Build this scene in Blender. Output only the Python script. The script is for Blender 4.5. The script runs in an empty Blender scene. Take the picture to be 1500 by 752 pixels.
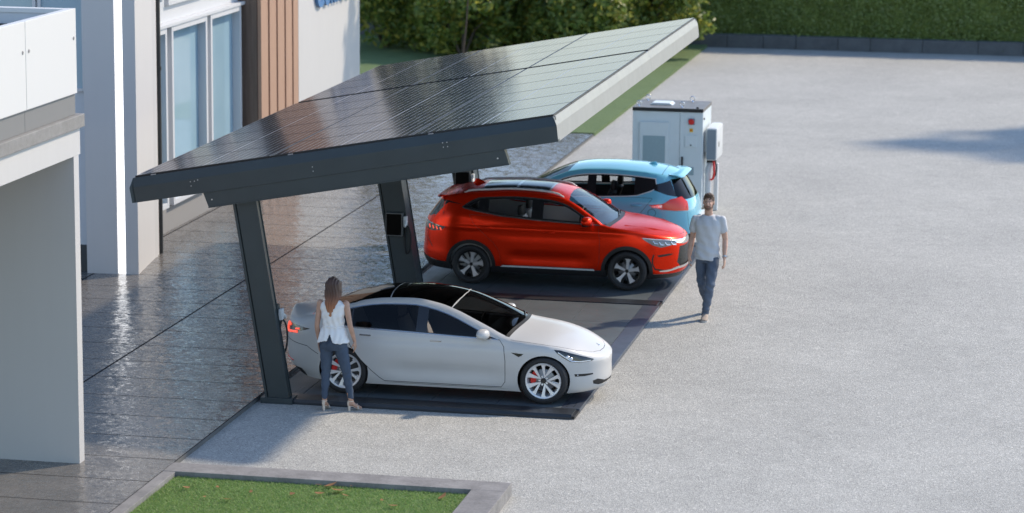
import bpy, bmesh, math, random
import numpy as np
from mathutils import Vector, Matrix, Euler
from mathutils.geometry import delaunay_2d_cdt
R = math.radians
PI = math.pi
rnd = random.Random(7)
scene = bpy.context.scene
COL = scene.collection

# ------------------------------------------------------------------ helpers
def link(o, parent=None):
    COL.objects.link(o)
    if parent is not None:
        o.parent = parent
    return o

def tag(o, label, cat, group=None, kind=None):
    o['label'] = label
    o['category'] = cat
    if group: o['group'] = group
    if kind: o['kind'] = kind
    return o

def thing(name, label, cat, loc=(0, 0, 0), rz=0.0, scale=1.0, group=None):
    o = bpy.data.objects.new(name, None)
    o.empty_display_size = .2
    COL.objects.link(o)
    o.location = loc
    o.rotation_euler = (0, 0, rz)
    o.scale = (scale,) * 3
    return tag(o, label, cat, group)

def copy_tree(o, parent=None):
    c = o.copy()
    COL.objects.link(c)
    if parent is not None:
        c.parent = parent
    for ch in list(o.children):
        copy_tree(ch, c)
    return c

def set_smooth(me, ang=35):
    me.shade_smooth()
    bm = bmesh.new(); bm.from_mesh(me)
    a = R(ang)
    for e in bm.edges:
        if len(e.link_faces) == 2 and e.calc_face_angle(0) > a:
            e.smooth = False
    bm.to_mesh(me); bm.free()

class MB:
    """collects shapes for ONE mesh object"""
    def __init__(s):
        s.bm = bmesh.new()
    def box(s, x0, x1, y0, y1, z0, z1, bevel=0.0, mat=0, M=None):
        b = bmesh.new()
        vs = [b.verts.new((x, y, z)) for z in (z0, z1) for y in (y0, y1) for x in (x0, x1)]
        for f in ((0, 2, 3, 1), (4, 5, 7, 6), (0, 1, 5, 4), (2, 6, 7, 3), (0, 4, 6, 2), (1, 3, 7, 5)):
            b.faces.new([vs[i] for i in f])
        if bevel > 0:
            bmesh.ops.bevel(b, geom=list(b.edges), offset=bevel, segments=2, affect='EDGES', profile=.6)
        s._merge(b, mat, M)
        return s
    def _merge(s, b, mat=0, M=None):
        if M is not None:
            b.transform(M)
        for f in b.faces:
            f.material_index = mat
        me = bpy.data.meshes.new('t'); b.to_mesh(me); b.free()
        s.bm.from_mesh(me); bpy.data.meshes.remove(me)
    def prism(s, pts, axis, a0, a1, mat=0, M=None, bevel=0.0):
        """polygon pts (2D) extruded along axis (0,1,2) between a0 and a1"""
        b = bmesh.new()
        def P(p, a):
            v = list(p); v.insert(axis, a); return v
        lo = [b.verts.new(P(p, a0)) for p in pts]
        hi = [b.verts.new(P(p, a1)) for p in pts]
        n = len(pts)
        b.faces.new(lo); b.faces.new(hi[::-1])
        for i in range(n):
            b.faces.new((lo[i], hi[i], hi[(i + 1) % n], lo[(i + 1) % n]))
        bmesh.ops.recalc_face_normals(b, faces=b.faces)
        if bevel > 0:
            bmesh.ops.bevel(b, geom=list(b.edges), offset=bevel, segments=2, affect='EDGES')
        s._merge(b, mat, M)
        return s
    def tube(s, pts, r, n=8, mat=0, caps=True, M=None):
        b = bmesh.new()
        pts = [Vector(p) for p in pts]
        rs = r if isinstance(r, (list, tuple)) else [r] * len(pts)
        rings = []
        ref = None
        for i, p in enumerate(pts):
            t = (pts[min(i + 1, len(pts) - 1)] - pts[max(i - 1, 0)]).normalized()
            if ref is None:
                ref = Vector((0, 0, 1)) if abs(t.z) < .9 else Vector((1, 0, 0))
            u = t.cross(ref).normalized(); w = u.cross(t).normalized(); ref = w
            rings.append([b.verts.new(p + u * math.cos(a) * rs[i] + w * math.sin(a) * rs[i])
                          for a in [2 * PI * k / n for k in range(n)]])
        for i in range(len(rings) - 1):
            for k in range(n):
                b.faces.new((rings[i][k], rings[i][(k + 1) % n], rings[i + 1][(k + 1) % n], rings[i + 1][k]))
        if caps:
            b.faces.new(rings[0][::-1]); b.faces.new(rings[-1])
        bmesh.ops.recalc_face_normals(b, faces=b.faces)
        s._merge(b, mat, M)
        return s
    def lathe(s, prof, n=48, axis='y', mat=0, M=None, close=False):
        """prof: (r, a) revolved around axis"""
        b = bmesh.new()
        rings = []
        for r, a in prof:
            ring = []
            for k in range(n):
                t = 2 * PI * k / n
                c, q = math.cos(t) * r, math.sin(t) * r
                ring.append(b.verts.new({'y': (c, a, q), 'z': (c, q, a), 'x': (a, c, q)}[axis]))
            rings.append(ring)
        m = len(rings)
        for i in range(m - (0 if close else 1)):
            A, B = rings[i], rings[(i + 1) % m]
            for k in range(n):
                b.faces.new((A[k], A[(k + 1) % n], B[(k + 1) % n], B[k]))
        bmesh.ops.remove_doubles(b, verts=b.verts, dist=1e-6)
        bmesh.ops.recalc_face_normals(b, faces=b.faces)
        s._merge(b, mat, M)
        return s
    def loft(s, secs, n=20, mat=0, M=None, power=2.0):
        """secs: (center, u_vec, v_vec) ; closed capped loft of superellipses"""
        b = bmesh.new()
        rings = []
        for c, u, v in secs:
            c, u, v = Vector(c), Vector(u), Vector(v)
            ring = []
            for k in range(n):
                t = 2 * PI * k / n
                ct, st = math.cos(t), math.sin(t)
                e = 2.0 / power
                ring.append(b.verts.new(c + u * (abs(ct) ** e * (1 if ct >= 0 else -1)) + v * (abs(st) ** e * (1 if st >= 0 else -1))))
            rings.append(ring)
        for i in range(len(rings) - 1):
            for k in range(n):
                b.faces.new((rings[i][k], rings[i][(k + 1) % n], rings[i + 1][(k + 1) % n], rings[i + 1][k]))
        b.faces.new(rings[0][::-1]); b.faces.new(rings[-1])
        bmesh.ops.recalc_face_normals(b, faces=b.faces)
        s._merge(b, mat, M)
        return s
    def ball(s, c, r, mat=0, seg=16, M=None):
        b = bmesh.new()
        bmesh.ops.create_uvsphere(b, u_segments=seg, v_segments=max(6, seg // 2), radius=1)
        rr = r if isinstance(r, (list, tuple)) else (r, r, r)
        b.transform(Matrix.Translation(c) @ Matrix.Diagonal((*rr, 1)))
        s._merge(b, mat, M)
        return s
    def quad(s, pts, mat=0):
        f = s.bm.faces.new([s.bm.verts.new(p) for p in pts]); f.material_index = mat
        return s
    def build(s, name, mats, parent=None, smooth=None, loc=None):
        me = bpy.data.meshes.new(name)
        s.bm.to_mesh(me); s.bm.free()
        for m in (mats if isinstance(mats, (list, tuple)) else [mats]):
            me.materials.append(m)
        if smooth: set_smooth(me, smooth)
        o = bpy.data.objects.new(name, me)
        if loc is not None: o.location = loc
        return link(o, parent)

# ------------------------------------------------------------------ materials
def mat(name, base, rough=.5, metal=0.0, coat=0.0, spec=.5, emis=None, estr=1.0):
    m = bpy.data.materials.new(name); m.use_nodes = True
    p = m.node_tree.nodes['Principled BSDF']
    p.inputs['Base Color'].default_value = (*base, 1)
    p.inputs['Roughness'].default_value = rough
    p.inputs['Metallic'].default_value = metal
    p.inputs['Coat Weight'].default_value = coat
    p.inputs['Coat Roughness'].default_value = .03
    p.inputs['Specular IOR Level'].default_value = spec
    if emis:
        p.inputs['Emission Color'].default_value = (*emis, 1)
        p.inputs['Emission Strength'].default_value = estr
    return m

class NT:
    def __init__(s, m):
        s.t = m.node_tree; s.p = s.t.nodes['Principled BSDF']
        s.tc = s.t.nodes.new('ShaderNodeTexCoord')
    def n(s, typ, **kw):
        nd = s.t.nodes.new(typ)
        for k, v in kw.items():
            if k in nd.inputs: nd.inputs[k].default_value = v
            else: setattr(nd, k, v)
        return nd
    def l(s, a, b): s.t.links.new(a, b)
    def coords(s, kind='Object', scale=(1, 1, 1)):
        mp = s.n('ShaderNodeMapping'); mp.inputs['Scale'].default_value = scale
        s.l(s.tc.outputs[kind], mp.inputs['Vector'])
        return mp.outputs['Vector']
    def noise(s, vec, scale, detail=4, rough=.55):
        nd = s.n('ShaderNodeTexNoise'); nd.inputs['Scale'].default_value = scale
        nd.inputs['Detail'].default_value = detail; nd.inputs['Roughness'].default_value = rough
        s.l(vec, nd.inputs['Vector']); return nd.outputs['Fac']
    def ramp(s, fac, stops):
        r = s.n('ShaderNodeValToRGB')
        el = r.color_ramp.elements
        while len(el) > 1: el.remove(el[-1])
        el[0].position = stops[0][0]; el[0].color = (*stops[0][1], 1)
        for pos, c in stops[1:]:
            e = el.new(pos); e.color = (*c, 1)
        s.l(fac, r.inputs['Fac']); return r.outputs['Color']
    def mix(s, fac, a, b, mode='MIX'):
        m = s.n('ShaderNodeMix', data_type='RGBA', blend_type=mode)
        for i, v in ((0, fac), (6, a), (7, b)):
            if hasattr(v, 'links'): s.l(v, m.inputs[i])
            else: m.inputs[i].default_value = v if i == 0 else (*v, 1)
        return m.outputs[2]
    def math(s, op, a, b=None, c=None):
        m = s.n('ShaderNodeMath', operation=op)
        for i, v in enumerate((a, b, c)):
            if v is None: continue
            if hasattr(v, 'links'): s.l(v, m.inputs[i])
            else: m.inputs[i].default_value = v
        return m.outputs[0]
    def bump(s, h, strength=.5, dist=.01, prev=None):
        b = s.n('ShaderNodeBump'); b.inputs['Strength'].default_value = strength
        b.inputs['Distance'].default_value = dist
        s.l(h, b.inputs['Height'])
        if prev is not None: s.l(prev, b.inputs['Normal'])
        return b.outputs['Normal']
    def set(s, **kw):
        for k, v in kw.items():
            key = k.replace('_', ' ')
            if hasattr(v, 'links'): s.l(v, s.p.inputs[key])
            else: s.p.inputs[key].default_value = v

def noisy(name, base, rough=.6, amt=.12, scale=3.0, bump=0.0, bscale=60, **kw):
    """flat colour with soft mottling"""
    m = mat(name, base, rough, **kw); t = NT(m); v = t.coords()
    lo = tuple(c * (1 - amt) for c in base); hi = tuple(min(1, c * (1 + amt)) for c in base)
    t.set(Base_Color=t.ramp(t.noise(v, scale, 5), [(.3, lo), (.7, hi)]))
    t.set(Roughness=t.math('MULTIPLY_ADD', t.noise(v, scale * 2.7, 3), .25, rough - .12))
    if bump: t.set(Normal=t.bump(t.noise(v, bscale, 4), bump, .005))
    return m

def glass(name, tint=(.2, .22, .22), rough=0.0, refl=1.0):
    m = bpy.data.materials.new(name); m.use_nodes = True
    nt = m.node_tree; nt.nodes.clear()
    out = nt.nodes.new('ShaderNodeOutputMaterial'); mx = nt.nodes.new('ShaderNodeMixShader')
    tr = nt.nodes.new('ShaderNodeBsdfTransparent'); gl = nt.nodes.new('ShaderNodeBsdfGlossy')
    fr = nt.nodes.new('ShaderNodeFresnel'); fr.inputs['IOR'].default_value = 1.5
    geo = nt.nodes.new('ShaderNodeNewGeometry')
    tr.inputs['Color'].default_value = (*tint, 1); gl.inputs['Roughness'].default_value = rough
    gl.inputs['Color'].default_value = (refl, refl, refl, 1)
    # same fresnel from both sides
    iv = nt.nodes.new('ShaderNodeMix'); iv.inputs[2].default_value = 1.5; iv.inputs[3].default_value = 1 / 1.5
    nt.links.new(geo.outputs['Backfacing'], iv.inputs[0]); nt.links.new(iv.outputs[0], fr.inputs['IOR'])
    nt.links.new(fr.outputs[0], mx.inputs[0]); nt.links.new(tr.outputs[0], mx.inputs[1]); nt.links.new(gl.outputs[0], mx.inputs[2])
    nt.links.new(mx.outputs[0], out.inputs[0])
    return m

def leafmat(name, cols, rough=.5, transl=.5):
    m = mat(name, cols[0], rough); t = NT(m)
    g = t.n('ShaderNodeNewGeometry')
    c = t.ramp(g.outputs['Random Per Island'], [(i / max(1, len(cols) - 1), q) for i, q in enumerate(cols)])
    nz = t.noise(t.coords('Object'), .55, 3)
    c2 = t.mix(t.math('MULTIPLY', nz, .8), c, (.5, .5, .5), 'SOFT_LIGHT')
    t.set(Base_Color=c2)
    if transl:
        t.p.inputs['Subsurface Weight'].default_value = 0.0
        tr = t.n('ShaderNodeBsdfTranslucent'); t.l(c2, tr.inputs['Color'])
        mx = t.n('ShaderNodeMixShader'); mx.inputs[0].default_value = transl
        out = t.t.nodes['Material Output']
        t.l(t.p.outputs[0], mx.inputs[1]); t.l(tr.outputs[0], mx.inputs[2]); t.l(mx.outputs[0], out.inputs[0])
    return m
# ------------------------------------------------------------------ setting materials
def mk_gravel():
    m = mat('gravel', (.4, .4, .4), .85); t = NT(m); v = t.coords()
    vo = t.n('ShaderNodeTexVoronoi'); vo.inputs['Scale'].default_value = 42; t.l(v, vo.inputs['Vector'])
    g = t.ramp(vo.outputs['Color'], [(0, (.08, .08, .083)), (.28, (.33, .328, .322)), (.7, (.45, .445, .435)), (1, (.92, .90, .86))])
    n1 = t.noise(v, 75, 3, .7)
    g2 = t.mix(.55, g, t.ramp(n1, [(.32, (.08, .082, .088)), (.48, (.41, .405, .395)), (.66, (.80, .785, .76))]))
    big = t.ramp(t.noise(v, .35, 5, .6), [(.3, (.78, .788, .762)), (.7, (.95, .957, .922))])
    sp = t.noise(v, 3.0, 3, .6)
    big2 = t.mix(1, big, t.ramp(sp, [(.3, (.93, .93, .93)), (.7, (1.05, 1.05, 1.05))]), 'MULTIPLY')
    t.set(Base_Color=t.mix(1, g2, big2, 'MULTIPLY'))
    b1 = t.bump(vo.outputs['Distance'], .5, .010)
    t.set(Normal=t.bump(n1, .45, .012, b1))
    return m

def mk_slab():
    m = mat('slab_tiles', (.12, .115, .11), .3); t = NT(m); v = t.coords()
    n1 = t.noise(v, 1.3, 6, .65); n2 = t.noise(v, 14, 5, .7)
    c = t.mix(.5, t.ramp(n1, [(.25, (.095, .090, .086)), (.75, (.185, .175, .167))]), t.ramp(n2, [(.3, (.09, .086, .082)), (.7, (.185, .175, .165))]))
    sx = t.n('ShaderNodeSeparateXYZ'); t.l(v, sx.inputs[0])
    def joint(out, off, pitch, w):
        a = t.math('ADD', out, off); a = t.math('DIVIDE', a, pitch); a = t.math('FRACT', a)
        a = t.math('SUBTRACT', a, .5); a = t.math('ABSOLUTE', a)
        return t.math('GREATER_THAN', a, .5 - w / pitch)
    j1 = joint(sx.outputs['Y'], 1.91 + 10.9, 1.09, .011); j2 = joint(sx.outputs['X'], 3.82 + 27.0, 2.7, .016)
    j = t.math('MAXIMUM', j1, j2)
    t.set(Base_Color=t.mix(j, c, (.022, .022, .024)))
    # flaky, wet looking stone: facets of differing slope
    vs = t.coords('Object', (1.0, 1.0, 1.0))
    f1 = t.noise(vs, 9.0, 3, .6); f2 = t.noise(vs, 26.0, 2, .6)
    hb = t.math('ADD', f1, t.math('MULTIPLY', f2, .35))
    hb = t.math('SUBTRACT', hb, t.math('MULTIPLY', j, .6))
    # every flake of the split stone has its own slight tilt
    vo = t.n('ShaderNodeTexVoronoi'); vo.inputs['Scale'].default_value = 10.5
    t.l(t.mix(.06, v, t.n('ShaderNodeTexNoise', Scale=7.0).outputs['Color']), vo.inputs['Vector'])
    vo2 = t.n('ShaderNodeTexVoronoi'); vo2.inputs['Scale'].default_value = 23; t.l(v, vo2.inputs['Vector'])
    tilt = t.mix(.4, vo.outputs['Color'], vo2.outputs['Color'])
    def vm(op, a, b):
        q = t.n('ShaderNodeVectorMath', operation=op)
        for i, k in enumerate((a, b)):
            if hasattr(k, 'links'): t.l(k, q.inputs[i])
            else: q.inputs[i].default_value = k
        return q.outputs[0]
    tv = vm('MULTIPLY', vm('SUBTRACT', tilt, (.5, .5, .5)), (.17, .17, 0))
    geo = t.n('ShaderNodeNewGeometry')
    nn = vm('NORMALIZE', vm('ADD', t.bump(hb, .12, .03), tv), (0, 0, 0))
    t.set(Normal=nn)
    wet = t.noise(v, .5, 3)
    pt = t.noise(v, 17, 3, .6)
    t.set(Roughness=t.ramp(t.math('ADD', t.math('MULTIPLY', wet, .25), t.math('MULTIPLY', pt, .75)), [(.40, (.34,) * 3), (.50, (.20,) * 3), (.58, (.13,) * 3)]))
    t.set(Specular_IOR_Level=t.math('MULTIPLY_ADD', j, -.42, .42))
    return m

def mk_concrete(name, a, b, s=2.5):
    m = mat(name, a, .8); t = NT(m); v = t.coords('Object', (1, 1, 1))
    n1 = t.noise(v, s, 7, .68); n2 = t.noise(v, s * 11, 4, .7)
    c = t.mix(.35, t.ramp(n1, [(.28, a), (.72, b)]), t.ramp(n2, [(.3, a), (.75, b)]))
    t.set(Base_Color=c); t.set(Normal=t.bump(n2, .35, .006)); t.set(Roughness=t.math('MULTIPLY_ADD', n1, .3, .6))
    return m

def mk_wood(name, a, b, s=1.0):
    m = mat(name, a, .6); t = NT(m); v = t.coords('Object', (9 * s, 9 * s, .5 * s))
    n = t.noise(v, 2.2, 6, .6)
    w = t.noise(t.coords('Object', (30 * s, 30 * s, .8)), 2, 3)
    t.set(Base_Color=t.mix(.3, t.ramp(n, [(.3, a), (.7, b)]), t.ramp(w, [(.3, a), (.7, b)])))
    return m

def mk_lawn(name, a, b, c):
    m = mat(name, a, .9); t = NT(m); v = t.coords()
    n = t.mix(.5, t.ramp(t.noise(v, 1.2, 6, .7), [(.3, a), (.55, b), (.75, c)]), t.ramp(t.noise(v, 24, 4, .7), [(.3, a), (.6, b), (.8, c)]))
    t.set(Base_Color=n); t.set(Normal=t.bump(t.noise(v, 40, 3), .8, .04))
    return m

def mk_panel():
    """solar module face: dark cells, fine busbar lines along local y"""
    m = mat('solar_cells', (.012, .014, .018), .12); t = NT(m)
    v = t.coords(); sx = t.n('ShaderNodeSeparateXYZ'); t.l(v, sx.inputs[0])
    def line(out, pitch, w, off=.5):
        a = t.math('FRACT', t.math('ADD', t.math('DIVIDE', out, pitch), off)); a = t.math('ABSOLUTE', t.math('SUBTRACT', a, .5))
        return t.math('LESS_THAN', a, w / pitch)
    l1 = line(sx.outputs['X'], .1085, .0042)
    l2 = t.math('LESS_THAN', t.math('ABSOLUTE', sx.outputs['X']), .012)
    l3 = line(sx.outputs['Y'], .2280, .0014, 0.0)
    n = t.noise(t.coords(), 2.0, 2)
    base = t.ramp(n, [(.3, (.010, .012, .016)), (.7, (.016, .018, .022))])
    c = t.mix(t.math('MAXIMUM', l1, l2), base, (.40, .40, .41))
    c = t.mix(t.math('MULTIPLY', l3, .35), c, (.2, .2, .21))
    t.set(Base_Color=c)
    t.set(Roughness=t.math('MULTIPLY_ADD', t.math('MAXIMUM', l1, l2), .2, .14))
    df = t.n('ShaderNodeBsdfDiffuse'); t.l(c, df.inputs['Color'])
    gl = t.n('ShaderNodeBsdfGlossy'); gl.inputs['Color'].default_value = (.57, .565, .595, 1)   # anti-reflective cover glass
    t.l(t.math('MULTIPLY_ADD', t.math('MAXIMUM', l1, l2), .15, .13), gl.inputs['Roughness'])
    fr = t.n('ShaderNodeFresnel'); fr.inputs['IOR'].default_value = 1.36
    mx = t.n('ShaderNodeMixShader'); t.l(fr.outputs[0], mx.inputs[0])
    t.l(df.outputs[0], mx.inputs[1]); t.l(gl.outputs[0], mx.inputs[2]); t.l(mx.outputs[0], t.t.nodes['Material Output'].inputs[0])
    return m

def mk_facade(name, base, rough=.55, streak=.025):
    m = mat(name, base, rough); t = NT(m); v = t.coords('Object', (1, 1, 1))
    n = t.noise(v, 1.1, 5, .6); s = t.noise(t.coords('Object', (3.5, 3.5, .25)), 2, 5, .6)
    lo = tuple(c * (1 - streak) for c in base); hi = tuple(min(.9, c * (1 + streak * .6)) for c in base)
    t.set(Base_Color=t.mix(.5, t.ramp(n, [(.3, lo), (.7, hi)]), t.ramp(s, [(.3, lo), (.7, hi)])))
    t.set(Normal=t.bump(t.noise(v, 120, 3), .08, .003))
    return m

M = dict(
    gravel=mk_gravel(), slab=mk_slab(), lawn=mk_lawn('lawn_grass', (.085, .14, .05), (.12, .18, .065), (.15, .21, .085)),
    soil=mk_lawn('planter_soil', (.12, .18, .055), (.15, .22, .07), (.18, .25, .09)),
    concrete=mk_concrete('grey_concrete', (.12, .115, .113), (.33, .32, .315)), ledge=mk_concrete('ledge_stone', (.17, .165, .16), (.30, .295, .29), 5),
    stone=mk_concrete('dark_kerb_stone', (.055, .06, .065), (.15, .16, .165), 2.2),
    kerb=mk_concrete('slab_edge', (.08, .08, .08), (.17, .17, .165), 6),
    wall=mk_facade('white_render', (.54, .53, .525)), panelw=mk_facade('white_panel', (.66, .66, .655), .4, .008),
    tower=mk_facade('tower_render', (.57, .555, .55)), jamb=mk_facade('portal_render', (.54, .53, .525)),
    basegrey=mk_facade('grey_base', (.27, .26, .255)), band=mk_facade('grey_band', (.20, .20, .20), .5, .02),
    wallblue=mk_facade('pale_wall', (.56, .59, .63)), darkbase=mk_facade('dark_skirting', (.05, .055, .06)),
    frame=mat('window_frame_white', (.60, .61, .63), .4), pipe=mat('downpipe', (.05, .048, .046), .35, .4),
    led=mat('light_strip', (.9, .9, .9), .4, emis=(1, .98, .96), estr=1.15),
    woodd=mk_wood('shaded_wood', (.11, .075, .055), (.20, .14, .11)), woodl=mk_wood('tan_wood', (.36, .215, .145), (.43, .265, .185)),
    wooddk=mat('slat_gap', (.10, .055, .04), .8), blue=mat('blue_letter', (.07, .19, .40), .5),
    steel=noisy('anthracite_steel', (.034, .047, .052), .42, .10, 2.0), steel_sky=noisy('anthracite_sky_sheen', (.026, .040, .075), .35, .10, 2.0),  # second steel: bluer copy with the sky's reflection in its colour, unassigned
    steelp=noisy('platform_steel', (.026, .030, .036), .33, .22, 1.5), edge=noisy('edge_steel', (.060, .074, .100), .36, .2, 1.2), deck=noisy('platform_deck', (.088, .107, .118), .48, .12, 1.3),
    whitefascia=noisy('pale_metal', (.31, .32, .31), .45, .04, 1.5), black=mat('black_plastic', (.012, .012, .013), .45), blackg=mat('gloss_black', (.004, .004, .005), .06, coat=.5),
    cells=mk_panel(), under=noisy('roof_underside', (.05, .055, .06), .6, .1, 2),
    cab=noisy('cabinet_paint', (.62, .69, .72), .42, .03, 3), cabp=noisy('cabinet_panel', (.50, .58, .62), .42, .03, 3), vent=noisy('vent_mesh', (.28, .38, .42), .5, .05, 30),
    lid=noisy('cabinet_lid', (.15, .145, .14), .5, .1, 4), chrome=mat('chrome', (.75, .75, .76), .15, 1.0), silver=mat('silver', (.55, .56, .57), .35, .8),
    red=mat('red_plastic', (.62, .015, .012), .35), yellow=mat('yellow_plastic', (.75, .48, .02), .4), box=noisy('inverter_paint', (.62, .64, .65), .4, .03, 3), boxd=noisy('inverter_front', (.20, .245, .29), .4, .06, 3),
    redcable=mat('red_cable', (.75, .03, .02), .45), rubber=mat('rubber', (.016, .016, .017), .7), screen=mat('screen', (.002, .002, .002), .35, spec=.08),
    bark=mk_concrete('bark', (.06, .045, .035), (.13, .10, .08), 9),
)
def win_glass(name, base, rough=.08):
    m = mat(name, base, rough); return m
def mk_pane(name, c0, c1):  # pale sky reflection painted into the pane's own colour
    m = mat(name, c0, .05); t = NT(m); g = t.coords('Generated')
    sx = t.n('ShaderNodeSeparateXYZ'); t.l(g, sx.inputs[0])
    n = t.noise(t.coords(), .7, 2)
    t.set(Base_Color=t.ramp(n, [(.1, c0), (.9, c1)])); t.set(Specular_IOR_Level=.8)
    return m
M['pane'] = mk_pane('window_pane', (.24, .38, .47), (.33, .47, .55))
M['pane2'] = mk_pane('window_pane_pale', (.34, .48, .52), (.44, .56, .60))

# ------------------------------------------------------------------ ground
def struct(name, mb, m, **kw):
    o = mb.build(name, m, **kw); o['kind'] = 'structure'; return o
ZS = .06
struct('ground', MB().quad([(-400, -300, 0), (400, -300, 0), (400, 600, 0), (-400, 600, 0)]), M['gravel'])
sl = MB().box(-30, -1.12, -30, 27.3, -.05, ZS)
for f in sl.bm.faces:
    if f.normal.x > .9: f.material_index = 1
struct('paved_terrace', sl, [M['slab'], M['kerb']])
struct('lawn', MB().box(-60, -1.11, 27.32, 47.6, -.05, ZS + .02), M['lawn'])

# planter with grass and leaves (near edge of the picture)
pl = thing('lawn_planter', 'low concrete bordered planter bed of short grass at the near edge', 'planter', (1.05, -7.0, 0))
X0, X1, Y1, YN = -.84, 2.95, -5.02, -9.5
b = MB()
ox, oy = 1.05, -7.0
b.box(X0 - .16 - ox, X1 + .42 - ox, Y1 - oy, Y1 + .42 - oy, -.02, .17, .006)
b.box(X1 - ox, X1 + .42 - ox, YN - oy, Y1 - oy - .001, -.02, .17, .006)
b.box(X0 - .16 - ox, X0 - ox, YN - oy, Y1 - oy - .001, -.02, .165, .006)
b.box(X0 - ox + .001, X1 - ox - .001, YN - oy, YN + .42 - oy, -.02, .17, .006)
b.build('border', M['concrete'], pl)
MB().box(X0 - ox - .01, X1 - ox + .01, YN + .2 - oy, Y1 - oy + .01, -.02, .10).build('soil_bed', M['soil'], pl)
def grass_mesh(x0, x1, y0, y1, z, n, h, w, name, m, parent=None):
    rg = np.random.default_rng(3)
    x = rg.uniform(x0, x1, n); y = rg.uniform(y0, y1, n); a = rg.uniform(0, 2 * PI, n)
    hh = h * rg.uniform(.5, 1.2, n); ww = w * rg.uniform(.7, 1.3, n)
    lean = rg.uniform(.7, 1.7, n) * hh; la = rg.uniform(0, 2 * PI, n)
    c, s = np.cos(a) * ww, np.sin(a) * ww
    V = np.empty((n, 3, 3))
    V[:, 0] = np.stack([x - c, y - s, np.full(n, z)], 1); V[:, 1] = np.stack([x + c, y + s, np.full(n, z)], 1)
    V[:, 2] = np.stack([x + np.cos(la) * lean, y + np.sin(la) * lean, z + hh], 1)
    me = bpy.data.meshes.new(name)
    me.from_pydata(V.reshape(-1, 3).tolist(), [], np.arange(3 * n).reshape(-1, 3).tolist())
    me.materials.append(m)
    o = bpy.data.objects.new(name, me)
    return link(o, parent)
M['blade'] = leafmat('grass_blade', [(.17, .31, .085), (.23, .38, .11), (.31, .45, .15), (.21, .35, .11), (.39, .45, .21)], .55)
gr = grass_mesh(X0 + .01, X1 - .01, -7.6, Y1 - .01, .10, 60000, .028, .0050, 'planter_grass', M['blade'])
tag(gr, 'short green turf filling the concrete planter at the near edge', 'grass', kind='stuff')

M['dryleaf'] = leafmat('dry_leaf', [(.46, .16, .06), (.58, .23, .09), (.50, .26, .14), (.38, .15, .08)], .6)
def leaf_mb(L, W, curl=.25):
    mb = MB(); n = 6; vs = []
    prof = [0, .55, .9, 1, .75, .4, 0]
    for i in range(n + 1):
        t = i / n - .5
        z = curl * L * (t * t) * 1.6
        w = prof[i] * W / 2
        vs.append((mb.bm.verts.new((t * L, -w, z + .12 * w)), mb.bm.verts.new((t * L, 0, z)), mb.bm.verts.new((t * L, w, z + .12 * w))))
    for i in range(n):
        for k in (0, 1):
            q = [vs[i][k], vs[i + 1][k], vs[i + 1][k + 1], vs[i][k + 1]]
            mb.bm.faces.new(q)
    bmesh.ops.remove_doubles(mb.bm, verts=mb.bm.verts, dist=1e-5)
    return mb
leafproto = None
leafspots = []
def G(u, v, z):
    return None
# ------------------------------------------------------------------ fallen leaves on the planter
LEAF = [(-0.5, -5.64, .10), (.85, -5.63, .10), (1.05, -5.14, .08), (1.2, -5.12, .15), (1.34, -5.34, .17), (1.5, -5.55, .09), (1.17, -5.53, .12),
        (1.45, -5.1, .06), (.33, -5.64, .07), (.14, -6.04, .11), (2.17, -5.87, .11), (2.66, -5.34, .15), (-.13, -5.53, .07), (1.98, -5.66, .07), (-.15, -6.0, .06)]
proto = leaf_mb(1, .55).build('fallen_leaf', M['dryleaf'], smooth=60)
for i, (x, y, s) in enumerate(LEAF):
    o = proto if i == 0 else proto.copy()
    if i: COL.objects.link(o)
    o.location = (x, y, .145); o.scale = (s * 1.2,) * 3
    o.rotation_euler = (rnd.uniform(-.35, .35), rnd.uniform(-.3, .3), rnd.uniform(0, 6.28))
    tag(o, 'orange brown fallen leaf lying on the turf of the concrete planter', 'leaf', 'fallen leaves on the planter turf')

# ------------------------------------------------------------------ office building
bd = thing('office_building', 'white office building with portal terrace, tall pillar, windows, wood slats and blue letters', 'building', (-6, 4, ZS))
OX, OY, OZ = -6, 4, ZS
def part(name, mb, m, parent=bd, smooth=None):
    mb.bm.transform(Matrix.Translation((-OX, -OY, -OZ)))
    return mb.build(name, m, parent, smooth)
XP = -2.274
# portal: far jamb wall + beam, open towards the camera
b = MB(); b.box(-13, XP, -4.54, -4.36, ZS, 4.02); part('portal_wall', b, M['jamb'])
b = MB(); b.box(-13, XP, -4.36 + .002, -4.30, ZS, .5); 
b = MB(); b.box(-2.62, XP, -16, -4.30, 4.022, 4.36); part('portal_beam', b, M['jamb'])
b = MB(); b.box(-13, -2.622, -16, -4.36, 4.10, 4.355); part('terrace_slab', b, M['basegrey'])
b = MB(); b.box(-2.62, XP, -16, -15.7, ZS, 4.02); part('portal_wall', b, M['jamb'])
b = MB(); b.box(-13, XP + .045, -16, -4.23, 4.364, 4.53, .012); part('terrace_ledge', b, M['ledge'])
seams = [-16, -14.4, -12.75, -11.1, -9.4, -7.75, -6.09, -4.36]
for y0, y1 in zip(seams[:-1], seams[1:]):
    b = MB(); b.box(XP - .10, XP - .03, y0 + .004, y1 - .004, 4.532, 4.80, .003); part('grey_band', b, M['band'])
    b = MB(); b.box(XP - .10, XP, y0 + .006, y1 - .006, 4.802, 5.865, .006); pw = part('parapet_panel', b, M['panelw'])
    for yk in (y0 + .10, y1 - .10):
        b = MB(); b.lathe([(0, 0), (.022, 0), (.024, .004), (.020, .009), (0, .010)], 14, 'x', M=Matrix.Translation((XP - .001, yk, 5.50)))
        b.bm.transform(Matrix.Translation((-OX, -OY, -OZ))); b.build('panel_fixing', M['basegrey'], pw, 40)
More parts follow.
